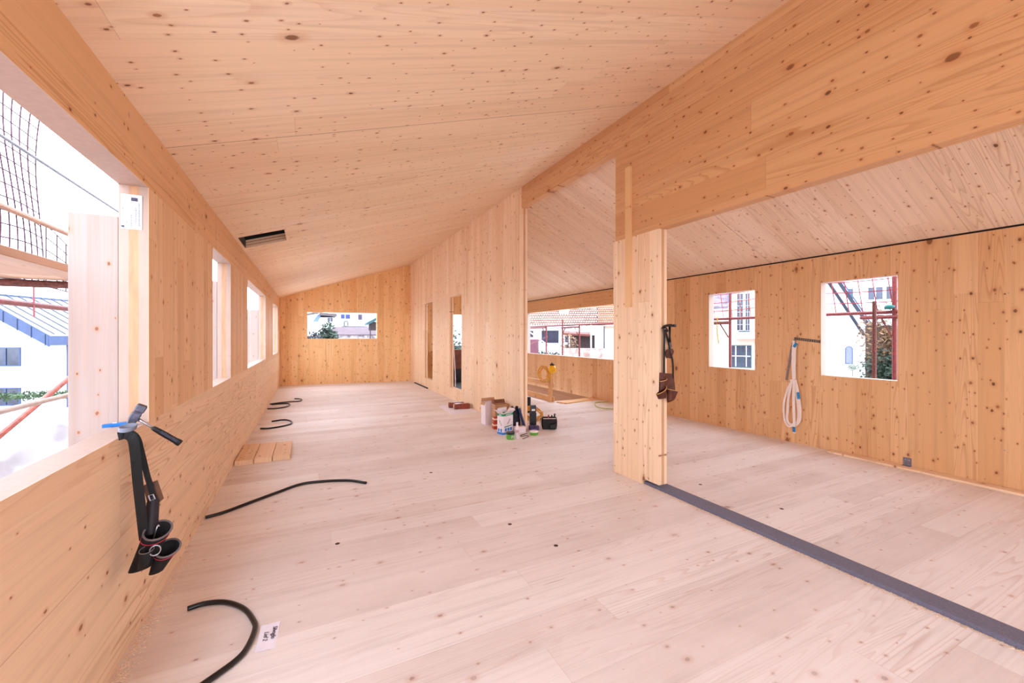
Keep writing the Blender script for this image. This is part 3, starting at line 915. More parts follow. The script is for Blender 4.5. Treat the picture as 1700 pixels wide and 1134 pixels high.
# tins, bottle, low white carton
def tin(lab, x, y, r, h_, m_side, m_lid, txt=None):
    t = thing('tin', lab, 'tin', (x, y, 0))
    B().lathe([(r * 0.94, 0), (r, 0.004), (r, h_ * 0.72), (r * 0.97, h_ * 0.74)], seg=24).build('body', m_side, t, smooth=False, local=True)
    B().lathe([(r * 1.03, h_ * 0.73), (r * 1.04, h_ * 0.95), (r * 0.98, h_), (0.002, h_)], seg=24).build('lid', m_lid, t, local=True)
    return t


m_tg = mat('bright_green', (86, 160, 52), 0.4, 0.1)
t = tin('small green tin with black lid in front of the white box', 2.538, 5.165, 0.058, 0.098, m_tg, mat('black_plastic', (26, 32, 30), 0.4))
text_mesh('lettering', 'PS', 0.05, m_paper, t, Matrix.Translation((0.012, -0.0585, 0.036)) @ Matrix.Rotation(math.pi / 2, 4, 'X'))
tin('flat green tin with white lid in front of the tool bag', 2.957, 5.235, 0.062, 0.058, m_tg, m_wcard)
bo = thing('bottle', 'slim white bottle standing in front of the low white carton', 'bottle', (2.628, 5.13, 0))
B().lathe([(0.02, 0), (0.024, 0.004), (0.024, 0.16), (0.018, 0.185), (0.012, 0.19), (0.012, 0.195)]).build('body', m_wcard, bo, smooth=True, local=True)
B().lathe([(0.015, 0.19), (0.015, 0.228), (0.012, 0.232), (0.002, 0.232)]).build('cap', m_wcard, bo, local=True)
B().lathe([(0.0245, 0.09), (0.0245, 0.13)]).build('label', mat('pinkish_label', (206, 168, 164), 0.6), bo, local=True)
cw = thing('carton', 'low white closed carton between the box and the bag', 'box', (2.745, 5.42, 0), math.radians(-8))
B().box(0, 0.17, 0, 0.10, 0, 0.088).build('body', m_wcard, cw, bevel=0.002, local=True)
B().box(0.02, 0.15, 0.02, 0.08, 0.0885, 0.0895).build('top_label', m_cream, cw, local=True)

# dark blue bag leaning on the partition end
wbg = thing('work_bag', 'dark navy bag with two ears leaning at the wall end', 'bag', (3.0, 5.50, 0))
m_navy = mat('navy_cloth', (13, 16, 32), 0.75, 0.3, 24, bump=0.5)
rings = []
for t_, x0, x1, y0, y1 in ((0.0, 2.735, 2.912, 5.56, 5.67), (0.06, 2.73, 2.916, 5.55, 5.68), (0.14, 2.74, 2.912, 5.56, 5.675), (0.24, 2.755, 2.905, 5.57, 5.67), (0.32, 2.765, 2.90, 5.58, 5.66), (0.345, 2.775, 2.895, 5.60, 5.65)):
    cx_, cy_, rx, ry = (x0 + x1) / 2, (y0 + y1) / 2, (x1 - x0) / 2 - 0.004, (y1 - y0) / 2
    rings.append([Vector((cx_ + rx * math.copysign(abs(math.cos(a)) ** 0.6, math.cos(a)) + 0.006 * math.sin(5 * a + 20 * t_), cy_ + ry * math.copysign(abs(math.sin(a)) ** 0.6, math.sin(a)) + 0.006 * math.cos(4 * a + 30 * t_), t_))
                  for a in [2 * math.pi * i / 24 for i in range(24)]])
B().loft(rings).build('body', m_navy, wbg, smooth=True)
for x in (2.79, 2.872):
    B().blob((x, 5.625, 0.345), (0.028, 0.022, 0.026), 2, 0.2).build('ear', m_navy, wbg, smooth=True)
st_ = B().ribbon(spline([(2.875, 5.565, 0.34), (2.90, 5.55, 0.26), (2.925, 5.535, 0.16), (2.955, 5.52, 0.05), (2.96, 5.515, 0.012)], 5), 0.045, 0.012, (1, 0.4, 0)).build('side_strap', mat('blue_denim', (32, 46, 92), 0.8, 0.2, 60), wbg)
st_['label'] = 'lighter blue side strap'

# black tube, tall black canister, purple case, yellow coil, tool bag
bt = thing('membrane_roll', 'black upright roll standing behind the black canister', 'roll', (3.72, 6.80, 0))
B().lathe([(0.045, 0), (0.045, 0.285), (0.043, 0.288)]).build('roll', mat('black_membrane', (12, 12, 16), 0.6), bt, smooth=False, local=True)
B().lathe([(0.043, 0.288), (0.02, 0.288), (0.02, 0.28)]).build('roll_end', m_galv, bt, local=True)
bcn = thing('canister', 'tall black canister with small white label by the wall end', 'canister', (3.19, 5.68, 0), math.radians(-20))
m_bp = mat('black_moulded_plastic', (14, 13, 19), 0.45, 0.2)
B().box(-0.05, 0.05, -0.04, 0.04, 0, 0.235).build('body', m_bp, bcn, bevel=0.008, local=True)
B().loft([[(-0.042, -0.034, 0.235), (0.042, -0.034, 0.235), (0.042, 0.034, 0.235), (-0.042, 0.034, 0.235)], [(-0.042, -0.034, 0.30), (0.046, -0.034, 0.30), (0.046, 0.034, 0.30), (-0.042, 0.034, 0.30)],
          [(-0.034, -0.03, 0.345), (0.044, -0.03, 0.35), (0.044, 0.03, 0.35), (-0.034, 0.03, 0.345)]]).build('head', m_bp, bcn, local=True)
B().box(-0.025, 0.03, -0.036, -0.0345, 0.262, 0.292).build('label', m_paper, bcn, local=True)
pc = thing('tool_case', 'low purple case lying at the foot of the canister', 'case', (3.02, 5.47, 0), math.radians(-14))
B().box(0, 0.15, 0, 0.09, 0, 0.07).build('body', mat('purple_plastic', (66, 46, 92), 0.5), pc, bevel=0.01, local=True)
B().tube(spline([(0.03, 0.0, 0.05), (0.04, -0.02, 0.055), (0.11, -0.02, 0.055), (0.12, 0.0, 0.05)], 4), 0.005, 8).build('handle', m_bp, pc, local=True)
m_yel = mat('yellow_cable', (216, 158, 40), 0.5, 0.12)
yc = B()
pts = []
for k in range(140):
    a = 2 * math.pi * k / 28
    r = 0.165 + 0.02 * math.sin(k * 0.37)
    pts.append((3.36 + r * math.cos(a), 5.98 + 0.5 * r * math.sin(a), 0.105 + 0.085 * math.sin(a) + 0.0006 * k))
o = yc.tube(pts, 0.0085, 7).build('cable_coil', m_yel, smooth=True)
tag(o, 'yellow cable coil lying behind the tool bag and canister', 'cable')
tbg = thing('tool_bag', 'black open tool bag with brown side flap on the floor', 'bag', (3.36, 5.47, 0), math.radians(-25))
m_bag = mat('black_bag_cloth', (12, 9, 10), 0.7, 0.35, 60, bump=0.4)
B().loft([[(x * sx_, y * sy_, z) for x, y in ((-0.10, -0.06), (0.10, -0.06), (0.12, -0.03), (0.12, 0.04), (0.09, 0.07), (-0.09, 0.07), (-0.115, 0.03), (-0.115, -0.03))] for sx_, sy_, z in
          ((0.9, 0.9, 0.0), (1.02, 1.05, 0.05), (1.04, 1.1, 0.12), (0.96, 1.0, 0.175), (0.9, 0.92, 0.175), (0.9, 0.92, 0.09))]).build('body', m_bag, tbg, local=True, smooth=False)
B().grid(lambda u, v: (-0.125 - 0.012 * math.sin(math.pi * v), -0.05 + 0.09 * u, 0.02 + 0.15 * v), 4, 8).build('side_flap', m_brown, tbg, local=True, smooth=True)
B().box(-0.10, 0.10, -0.075, -0.07, 0.165, 0.178).build('rim', mat('pale_trim', (196, 180, 172), 0.6), tbg, local=True)
for x, h_, mm in ((-0.02, 0.215, m_red), (0.03, 0.21, m_bp), (0.075, 0.235, m_bp)):
    B().tube([(x, 0, 0.09), (x + 0.01, 0, h_ - 0.05), (x + 0.015, 0, h_)], [0.008, 0.011, 0.012], 8).build('tool_handle', mm, tbg, local=True)
B().loft([[(0.05 + a, -0.115 + b_, z) for a, b_ in ((-0.05, 0.0), (0.055, 0.0), (0.055, 0.05), (-0.05, 0.05))] for z in (0.02, 0.09)]).build('front_pocket', m_bp, tbg, local=True, bevel=0.01)
o = B().tube(spline([(2.69, 5.095, 0.005), (2.72, 5.085, 0.005), (2.74, 5.11, 0.005), (2.80, 5.14, 0.005), (2.84, 5.19, 0.005), (2.80, 5.22, 0.005), (2.73, 5.20, 0.005), (2.76, 5.27, 0.005), (2.90, 5.33, 0.005)], 6), 0.0045, 7).build('cord', m_hose, smooth=True)
tag(o, 'thin black cord loop on the floor in front of the boxes', 'cord')

# ------------------------------------------------------------------ packets on paper sheets
m_plan = mat('plan_paper', (234, 230, 240), 0.8, 0.03)
for k, (lab, q) in enumerate((('large white paper sheet under the red-brown packets', [(2.384, 8.22), (2.337, 7.306), (2.88, 7.387), (2.895, 8.15)]),
                              ('second white sheet slipped askew under the large one', [(2.46, 8.30), (2.40, 7.23), (2.90, 7.28), (2.90, 8.2)]))):
    z0 = 0.003 if k == 0 else 0.0005
    q = [Vector((x, y, z0)) for x, y in q]
    o = B().grid(lambda u, v: (q[1].lerp(q[2], u)).lerp(q[0].lerp(q[3], u), v) + Vector((0, 0, 0.0015 * (1 + math.sin(7 * u + 5 * v + k)))), 10, 10).build('paper_sheet', m_plan, smooth=True)
    tag(o, lab, 'paper', 'paper sheets under the packets')
m_pkt = mat('red_brown_pack', (134, 60, 36), 0.3, 0.25, 12, bump=0.2)
for lab, x, y, rz, z in (('shiny red-brown packet on the paper, front one', 2.72, 7.72, -12, 0.008), ('red-brown packet on the paper, tucked behind the front one', 2.67, 7.92, -14, 0.008)):
    r = thing('packet', lab, 'packet', (x, y, z), math.radians(rz), 'red-brown packets')
    B().box(-0.16, 0.16, -0.065, 0.065, 0, 0.10).build('body', m_pkt, r, bevel=0.02, local=True)
    B().box(-0.1615, -0.15, -0.05, 0.05, 0.02, 0.085).build('end_label', m_cream, r, local=True)
    B().box(-0.005, 0.005, -0.0655, 0.0655, 0.0, 0.1008).build('band', m_rbox, r, local=True)

# ------------------------------------------------------------------ guard at the stair opening, cable and lamp on it
gd = thing('stair_guard', 'low wooden guard of post and rails at the stair opening', 'guard', (4.78, 7.72, 0))
B().box(4.735, 4.795, 7.65, 7.74, 0, 0.76).build('post', w_stick, gd, bevel=0.002)
B().box(4.735, 4.795, 10.2, 10.29, 0, 0.76).build('post', w_stick, gd, bevel=0.002)
w_rail = wood('spruce_rail', 1, 2, bw=0.3, bl=6.0, light=(236, 196, 150), dark=(226, 184, 136), knots=0.4, seed=77)
B().box(4.797, 4.825, 7.62, 10.9, 0.33, 0.43).build('rail', w_rail, gd, bevel=0.002)
B().box(4.797, 4.825, 7.62, 10.9, 0.0, 0.11).build('rail', w_rail, gd, bevel=0.002)
pts = []
random.seed(5)
for k in range(150):
    a = 2 * math.pi * k / 25 + 0.7
    r = 0.155 + 0.035 * math.sin(k * 0.21) + 0.008 * math.sin(k * 1.7)
    pts.append((4.715 - 0.014 - 0.00016 * k + 0.008 * math.sin(k * 0.9), 7.95 + r * math.cos(a) * 1.35 - 0.1, 0.60 + r * math.sin(a) * 1.0))
cc = B().tube(pts, 0.0085, 7).build('cable_coil', m_yel, smooth=True)
tag(cc, 'yellow cable coil hanging on the stair guard post', 'cable')
ly = thing('work_lamp', 'round yellow work lamp hung at the stair guard post', 'lamp', (4.70, 7.50, 0.62))
m_yb = mat('bright_yellow_plastic', (244, 190, 26), 0.35, 0.08)
B().blob((4.70, 7.52, 0.735), (0.085, 0.085, 0.095), 3, 0.03).build('bulb_cage', m_yb, ly, smooth=True)
B().lathe([(0.05, 0.81), (0.052, 0.835), (0.03, 0.85), (0.02, 0.86)], (4.70, 7.52, 0)).build('cap', m_bp, ly)
B().tube(spline([(4.70, 7.52, 0.855), (4.715, 7.58, 0.862), (4.728, 7.66, 0.74), (4.726, 7.70, 0.70)], 4), 0.005, 6).build('hook', m_bp, ly)
B().tube(spline([(4.70, 7.50, 0.65), (4.70, 7.52, 0.56), (4.705, 7.545, 0.46), (4.72, 7.56, 0.42)], 5), 0.007, 7).build('lead', m_yel, ly)
o = B().obox((5.45, 7.50, 0.012), (0.60, 0.11, 0), (-0.05, 0.12, 0), (0, 0, 0.012))
o = o.build('floor_board', w_stick, bevel=0.002)
tag(o, 'flat board on the floor beside the stair opening', 'board')
o = B().tube(spline([(5.85, 7.05, 0.01), (5.55, 7.1, 0.01), (5.33, 6.85, 0.01), (5.22, 6.6, 0.01), (5.3, 6.4, 0.01), (5.5, 6.3, 0.01), (5.85, 6.4, 0.01)], 8), 0.009, 7).build('cord', mat('green_cord', (176, 186, 62), 0.6), smooth=True)
tag(o, 'yellow-green cord looped on the floor behind the post', 'cord')

# things glimpsed through the slots
o = B().obox((3.75, 13.0, 0.28), (0.045, 0, 0.012), (0, 0.02, 0), (-0.13, 0.0, 0.26)).build('leaning_timber', m_low, bevel=0.003)
tag(o, 'brown timber offcut leaning behind the farther slot', 'timber')
o = B().box(3.6, 5.5, 12.80, 12.83, 0.36, 0.99).build('brown_board', mat('dark_brown_board', (110, 58, 38), 0.7, 0.3, 6))
tag(o, 'dark brown board behind the nearer slot under the far window', 'board')


def sheet(u, v):
    y = 10.2 + 2.55 * min(1, v * 1.4)
    x0, x1 = max(3.06, 0.298 * y), 0.37 * y
    return (x0 + (x1 - x0) * u, y + 0.02 * math.sin(9 * u) * v, 0.002 + 0.37 * max(0, (v - 0.72) / 0.28))


o = B().grid(sheet, 16, 25).build('black_surface', mat('plain_black', (16, 15, 17), 0.6, 0.3))  # plain black surface filling the lower view through the slot
tag(o, 'black surface on the floor and up the far wall seen through the nearer slot', 'sheet')
o = B().tube([(4.02, 12.2, 1.32), (3.78, 11.3, 0.42), (3.72, 11.1, 0.01)], 0.012, 8).build('thin_rod', m_wcard)
tag(o, 'thin white rod leaning behind the nearer slot', 'rod')

# ------------------------------------------------------------------ sawdust
random.seed(11)
bb = B()
for k in range(1500):
    y = random.uniform(1.9, 3.4)
    x = -0.748 + abs(random.gauss(0, 0.032))
    s = random.uniform(0.0012, 0.0035)
    a = random.uniform(0, 3.14)
    bb.obox((x, y, s * 0.5), (s * math.cos(a), s * math.sin(a), 0), (-s * 0.6 * math.sin(a), s * 0.6 * math.cos(a), 0), (0, 0, s * 0.5))
for k in range(1700):
    y = random.uniform(0.55, 3.0)
    x = 2.938 - abs(random.gauss(0, 0.014))
    s = random.uniform(0.0012, 0.004)
    a = random.uniform(0, 3.14)
    bb.obox((x, y, s * 0.5), (s * math.cos(a), s * math.sin(a), 0), (-s * 0.6 * math.sin(a), s * 0.6 * math.cos(a), 0), (0, 0, s * 0.5))
o = bb.build('sawdust', mat('sawdust', (228, 206, 184), 0.9, 0.2, 300))
tag(o, 'pale sawdust along the left wall and the grey strip', 'sawdust', kind='stuff')
# ------------------------------------------------------------------ outside: ground and scaffolding
o = B().slab([-90, 90], [-60, 120], [], -0.2, lambda u, v, w: (u, v, -2.2 + w)).build('ground', mat('pale_gravel', (190, 186, 184), 0.95, 0.15, 0.4))
struct(o)
m_redp = mat('red_steel_paint', (104, 26, 24), 0.5, 0.3, 30, bump=0.2)
m_rust = mat('rusty_steel', (92, 44, 34), 0.8, 0.45, 60, bump=0.3)
m_alu = mat('aluminium_tube', (176, 178, 186), 0.4, 0.1, metal=0.5)
m_wboard = wood('weathered_scaffold_board', 1, 0, bw=0.28, bl=3.0, light=(196, 156, 128), dark=(168, 124, 96), knots=0.4, seed=83)


def pole(name, a, b, r, m, label, cat, group=None):
    o = B().tube([a, b], r, 10).build(name, m, smooth=False)
    return tag(o, label, cat, group)


def net(name, f, nu, nv, r, m, label):
    """knotted net: f maps (u,v) in 0..1 to a point"""
    b_ = B()
    for i in range(nu + 1):
        b_.tube([f(i / nu, j / (nv * 2)) for j in range(nv * 2 + 1)], r, 4)
    for j in range(nv + 1):
        b_.tube([f(i / (nu * 2), j / nv) for i in range(nu * 2 + 1)], r, 4)
    return tag(b_.build(name, m), label, 'net')


# left scaffold
for k, (x0, x1, lb) in enumerate(((-2.02, -1.63, 'rough scaffold plank overhead outside the near left opening, outer one'), (-1.62, -1.22, 'rough scaffold plank overhead outside the near left opening, inner one'))):
    o = B().box(x0, x1, 0.2, 3.71, 1.81, 1.855).build('scaffold_plank', m_wboard, bevel=0.004)
    tag(o, lb, 'plank', 'scaffold planks')
pole('ledger', (-2.15, 3.69, 1.782), (-1.12, 3.69, 1.782), 0.024, m_rust, 'rusty red scaffold tube under the overhead planks', 'tube')
pole('ledger', (-2.0, 3.72, 1.70), (-2.0, 6.4, 1.70), 0.024, m_redp, 'red scaffold tube running lengthwise beyond the overhead planks', 'tube')
pole('standard', (-2.05, 3.62, -2.2), (-2.05, 3.62, 3.6), 0.024, m_redp, 'red scaffold upright at the end of the overhead planks', 'pole')
pole('brace', (-2.13, 2.4, -0.06), (-2.13, 6.3, 1.27), 0.022, mat('worn_red_paint', (150, 66, 50), 0.6, 0.35, 20), 'sloping red scaffold brace outside the near left opening', 'brace')
pole('guard_rail', (-2.0, 0.5, 0.9), (-2.0, 6.4, 0.9), 0.022, mat('grey_brown_rail', (150, 126, 112), 0.7), 'grey brown lower rail outside the near left opening', 'rail')
pole('guard_rail', (-1.98, 0.5, 2.385), (-1.98, 6.4, 2.385), 0.022, mat('brown_rail', (150, 112, 92), 0.7), 'pale brown upper guard rail behind the safety net', 'rail')
pole('safety_cable', (-1.96, 0.5, 2.875), (-1.96, 6.4, 2.875), 0.012, mat('grey_cable', (96, 98, 110), 0.6), 'grey cable stretched above the upper guard rail', 'cable')
m_netv = mat('violet_red_net', (62, 22, 44), 0.8, 0.2)
net('safety_net', lambda u, v: (-2.02 + 0.03 * math.sin(9 * u + 4 * v), 2.2 + 2.67 * u + 0.03 * math.sin(7 * v), 1.87 + 1.7 * v - 0.02 * math.sin(12 * u)), 26, 17, 0.005, m_netv, 'red safety net hung high outside the near left opening')
net('safety_net', lambda u, v: (-2.0 + 0.05 * math.sin(8 * u), 4.88 + 1.4 * u, 1.87 + (0.52 - 0.22 * math.sin(math.pi * u)) * v - 0.05 * math.sin(math.pi * u)), 14, 5, 0.005, m_netv, 'slack red safety net sagging beyond the high net')
o = B().ribbon(spline([(-1.98, 4.66, 1.84), (-1.98, 4.66, 1.70), (-1.97, 4.64, 1.60)], 4), 0.02, 0.004, (0, 1, 0)).build('strap', mat('red_strap', (150, 70, 80), 0.8))
tag(o, 'thin red strap hanging outside the near left opening', 'strap')
o = B().box(-2.1, -1.0, -1.5, 12.5, -0.06, -0.01).build('scaffold_deck', m_wboard)
tag(o, 'lower scaffold deck of boards outside the left wall', 'deck')
m_film = mat('milky_film', (186, 186, 194), 0.25, 0.05, alpha=0.82)


def film(u, v):
    x = -0.98 - 0.94 * u
    y = 1.7 + 3.6 * v
    p = math.sin(math.pi * min(1, max(0, u))) ** 0.5 * math.sin(math.pi * v) ** 0.5
    n = noise.noise(Vector((x * 2.5, y * 1.6, 3))) + 0.5 * noise.noise(Vector((x * 7, y * 5, 1))) + 0.35 * abs(noise.noise(Vector((x * 14, y * 4, 8))))
    return (x, y, 0.0 + 0.86 * p * (1 + 0.16 * n))


o = B().grid(film, 50, 110).build('plastic_sheet', m_film, smooth=True)
tag(o, 'crumpled milky plastic sheet heaped on the left scaffold deck', 'plastic sheet')

# right scaffold
XG = 6.92
pole('ledger', (XG, 0.5, 1.765), (XG, 15.5, 1.765), 0.024, m_redp, 'long red scaffold tube passing all the right wall openings', 'tube')
for y, z1, mm, lb in ((2.595, 3.4, m_redp, 'thick red scaffold upright in the larger right window'), (4.947, 3.4, m_redp, 'red scaffold upright in the smaller right window'),
                      (9.614, 1.765, m_redp, 'red scaffold upright in the wide opening, nearest to the post'), (10.482, 1.95, m_redp, 'red scaffold upright in the wide opening, middle one'),
                      (11.436, 1.74, m_redp, 'red scaffold upright in the wide opening, by the partition')):
    pole('standard', (XG, y, -2.2), (XG, y, z1), 0.028 if y < 3 else 0.024, mm, lb, 'pole', 'right scaffold uprights')
pole('standard', (6.45, 2.62, -0.2), (6.45, 2.62, 1.89), 0.022, m_rust, 'rusty scaffold tube ending at mid height in the larger right window', 'pole')
for y0, y1, z, lb in ((9.614, 10.482, 1.70, 'short red scaffold bar with corner struts in the wide opening'), (11.436, 13.2, 1.72, 'short red scaffold bar by the partition in the wide opening')):
    f = thing('transom_frame', lb, 'frame', (XG, (y0 + y1) / 2, z), 0, 'red scaffold frames')
    B().tube([(XG - 0.03, y0, z), (XG - 0.03, y1, z)], 0.026, 8).build('bar', m_redp, f)
    B().tube([(XG - 0.03, y0, z - 0.26), (XG - 0.03, y0 + 0.2, z)], 0.013, 8).build('strut', m_rust, f)
    B().tube([(XG - 0.03, y1, z - 0.26), (XG - 0.03, y1 - 0.2, z)], 0.013, 8).build('strut', m_rust, f)
f = thing('transom_frame', 'brown scaffold bracket under the ledger in the smaller right window', 'frame', (XG, 5.2, 1.69))
B().tube([(XG - 0.03, 4.947, 1.69), (XG - 0.03, 5.7, 1.69)], 0.03, 8).build('bar', m_rust, f)
B().tube([(XG - 0.03, 4.96, 1.42), (XG - 0.03, 5.13, 1.67)], 0.012, 8).build('strut', m_rust, f)
f = thing('transom_frame', 'red scaffold bracket beside the thick upright in the larger window', 'frame', (XG, 2.7, 1.69))
B().tube([(XG - 0.03, 2.45, 1.70), (XG - 0.03, 2.95, 1.70)], 0.026, 8).build('bar', m_redp, f)
B().tube([(XG - 0.03, 2.62, 1.45), (XG - 0.03, 2.72, 1.68)], 0.012, 8).build('strut', m_rust, f)
pole('brace', (XG + 0.03, 13.0, 1.72), (XG + 0.03, 10.4, 0.80), 0.022, m_alu, 'pale sloping scaffold brace in the wide opening', 'brace')
pole('brace', (XG + 0.08, 13.1, 1.05), (XG + 0.08, 11.5, 1.42), 0.018, m_redp, 'thin red sloping brace in the wide opening', 'brace')
m_netr = mat('red_net', (120, 20, 28), 0.8, 0.2)
net('safety_net', lambda u, v: (XG + 0.05 + 0.02 * math.sin(9 * u), 1.6 + 2.2 * u + 0.10 * v, 1.82 + 0.75 * v - 0.07 * math.sin(math.pi * u) * (1 - 0.4 * v)), 13, 5, 0.0065, m_netr, 'red safety net behind the larger right window')
net('safety_net', lambda u, v: (XG + 0.05 + 0.03 * math.sin(7 * u), 4.1 + 2.2 * u + 0.08 * v, 1.82 + 0.62 * v - 0.06 * math.sin(math.pi * u)), 13, 4, 0.006, mat('orange_net', (140, 44, 34), 0.8), 'orange safety net behind the smaller right window')
cl = thing('scaffold_clamp', 'teal plastic clamp cover at the thick red scaffold upright', 'clamp', (XG - 0.05, 2.62, 1.80))
B().blob((XG - 0.05, 2.63, 1.83), (0.03, 0.06, 0.034), 2, 0.15).build('cover', mat('teal_plastic', (10, 96, 92), 0.4), cl, smooth=True)
B().box(XG - 0.06, XG - 0.03, 2.57, 2.68, 1.80, 1.815).build('base', m_rust, cl)
o = B().ribbon(spline([(XG - 0.05, 5.17, 1.80), (XG - 0.052, 5.18, 1.6), (XG - 0.045, 5.17, 1.42), (XG - 0.05, 5.14, 1.30)], 5), 0.025, 0.006, (0, 1, 0)).build('strap', mat('yellow_strap', (150, 128, 40), 0.7))
tag(o, 'yellow strap hanging from the scaffold in the smaller right window', 'strap')

# ------------------------------------------------------------------ neighbouring houses
m_white = mat('white_render', (226, 226, 230), 0.9, 0.03)
m_pink = mat('pale_pink_render', (196, 160, 144), 0.9, 0.04)
m_glass = mat('dark_window_glass', (44, 46, 62), 0.12, 0.4, 1.5)
m_frame = mat('window_frame_white', (214, 216, 222), 0.6, 0.03)
m_slate = mat('slate_blue_metal', (40, 56, 92), 0.5, 0.15, 3)
m_tile = mat('clay_tile', (186, 138, 120), 0.8, 0.3, 2.2)
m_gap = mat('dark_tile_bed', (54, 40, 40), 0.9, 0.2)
m_pinkroof = mat('pale_pink_roof', (84, 65, 70), 0.85, 0.12, 2)
m_teal = mat('teal_paint', (12, 56, 62), 0.6, 0.1)
m_bshut = mat('blue_shutter', (28, 42, 96), 0.6, 0.1)


def house_window(root, x0, x1, z0, z1, y, nx=2, nz=2, frame=None, d=0.06):
    """a window set in a facade at local y: frame, panes as one part and muntins in the frame"""
    fr_ = frame or m_frame
    w = 0.05 * min(1.0, (x1 - x0))
    b_ = B().box(x0, x1, y - d, y, z0, z0 + w).box(x0, x1, y - d, y, z1 - w, z1).box(x0, x0 + w, y - d, y, z0 + w, z1 - w).box(x1 - w, x1, y - d, y, z0 + w, z1 - w)
    for i in range(1, nx):
        x = x0 + (x1 - x0) * i / nx
        b_.box(x - w * 0.4, x + w * 0.4, y - d, y, z0 + w, z1 - w)
    for j in range(1, nz):
        z = z0 + (z1 - z0) * j / nz
        b_.box(x0 + w, x1 - w, y - d * 0.9, y, z - w * 0.3, z + w * 0.3)
    fo = b_.build('window', fr_, root, local=True)
    B().box(x0 + w, x1 - w, y - d * 0.5, y, z0 + w, z1 - w).build('pane', m_glass, fo, local=True)
    return fo


def tiled(root, name, P, nu, nv, m=None):
    """roof slope: dark bed with rows of separate clay tiles; P maps (u,v,w) with w out of the slope"""
    b_ = B()
    for j in range(nv):
        for i in range(nu):
            s = 0.5 * (j % 2)
            u0, u1 = (i + 0.08 + s) / (nu + 1), (i + 0.78 + s) / (nu + 1)
            v0, v1 = (j + 0.0) / nv, (j + 0.72) / nv
            b_.hexa([P(u0, v0, 0.03), P(u1, v0, 0.03), P(u1, v1, 0.03), P(u0, v1, 0.03), P(u0, v0, 0.08), P(u1, v0, 0.08), P(u1, v1, 0.05), P(u0, v1, 0.05)])
    bed = B().slab([0, 1], [0, 1], [], 0.03, P)
    r = bed.build(name, m_gap, root, local=True)
    b_.build('tile_covering', m or m_tile, r, local=True)


# white house with the slate blue verge, outside the left opening
hs = thing('house', 'white house with slate blue roof edge outside the near left opening', 'house', (-11.394, 27.98, 0), math.radians(-21.4))
B().prism([(-6.3, -2.2), (-0.35, -2.2), (-0.35, 1.25), (-3.31, 3.2), (-6.3, 1.25)], 1, 0.4, 12).build('wall', m_white, hs, local=True)
rf = B()
rf.hexa([(-3.31, 0, 3.42), (0.05, 0, 1.40), (0.05, 12.4, 1.40), (-3.31, 12.4, 3.42), (-3.31, 0, 3.52), (0.05, 0, 1.50), (0.05, 12.4, 1.50), (-3.31, 12.4, 3.52)])
rf.hexa([(-6.65, 0, 1.40), (-3.31, 0, 3.42), (-3.31, 12.4, 3.42), (-6.65, 12.4, 1.40), (-6.65, 0, 1.50), (-3.31, 0, 3.52), (-3.31, 12.4, 3.52), (-6.65, 12.4, 1.50)])
ro = rf.build('roof', mat('light_metal_roof', (176, 178, 190), 0.5, 0.05), hs, local=True)
bb = B()
for k in range(22):
    y = 0.25 + 0.56 * k
    bb.obox((-1.63, y, 2.55), (1.68, 0, -1.01), (0, 0.02, 0), (0, 0, 0.03))
bb.build('standing_seams', mat('grey_seam', (70, 72, 84), 0.5), ro, local=True)
B().obox((-3.31, 6.2, 3.53), (0.09, 0, 0), (0, 6.2, 0), (0, 0, 0.05)).build('ridge_cap', m_slate, ro, local=True)
vf_ = B().hexa([(-3.31, -0.03, 2.90), (0.05, -0.03, 0.92), (0.05, 0.03, 0.92), (-3.31, 0.03, 2.90), (-3.31, -0.03, 3.50), (0.05, -0.03, 1.48), (0.05, 0.03, 1.48), (-3.31, 0.03, 3.50)])
vf_.hexa([(-6.65, -0.03, 0.92), (-3.31, -0.03, 2.90), (-3.31, 0.03, 2.90), (-6.65, 0.03, 0.92), (-6.65, -0.03, 1.48), (-3.31, -0.03, 3.50), (-3.31, 0.03, 3.50), (-6.65, 0.03, 1.48)])
vg = vf_.build('verge_fascia', m_slate, hs, local=True)
bb = B()
for k in range(9):
    x = -0.1 - 0.62 * k
    zt = 1.46 + (-x) * 0.601 if x > -3.31 else 1.46 + (x + 6.65) * 0.601
    bb.box(x - 0.012, x + 0.012, -0.05, -0.03, zt - 0.56, zt)
bb.build('fascia_joints', mat('dark_joint', (22, 30, 52), 0.6), vg, local=True)
B().box(0.03, 0.09, -0.03, 12.4, 0.98, 1.44).build('eave_fascia', m_slate, hs, local=True)
B().tube([(0.0, 0.98, -2.2), (0.0, 0.98, 1.1)], 0.06, 8).build('downpipe', m_slate, hs, local=True)
for z0, z1 in ((-0.05, 0.88), (-2.0, -1.11)):
    house_window(hs, -2.9, -1.6, z0, z1, 0.4, 2, 1, m_slate)
B().box(-2.95, -1.55, 0.25, 0.35, -0.62, -0.05).build('balcony_guard', mat('pale_blue_panel', (150, 162, 176), 0.6), hs, local=True)
B().box(-0.55, -0.35, 0.3, 0.4, 0.85, 1.02).build('wall_lamp', m_frame, hs, local=True)
m_leaf = mat('mid_green_leaves', (48, 66, 34), 0.7, 0.4, 3)
m_leafd = mat('dark_green_leaves', (22, 40, 20), 0.7, 0.4, 3)
m_leafa = mat('autumn_leaves', (104, 74, 46), 0.7, 0.5, 3)
m_twig = mat('brown_twig', (70, 52, 42), 0.9, 0.3)
random.seed(21)
hd = B()
for k in range(30):
    t = k / 29
    hd.leaves((-12.4 + 5.2 * t, 25.2 - 2.2 * t, -1.15 + 0.25 * t), (0.25, 0.25, 0.22), 40, 0.07, 0.3)
tag(hd.build('hedge', m_leaf), 'low green hedge in front of the slate edged white house', 'hedge')


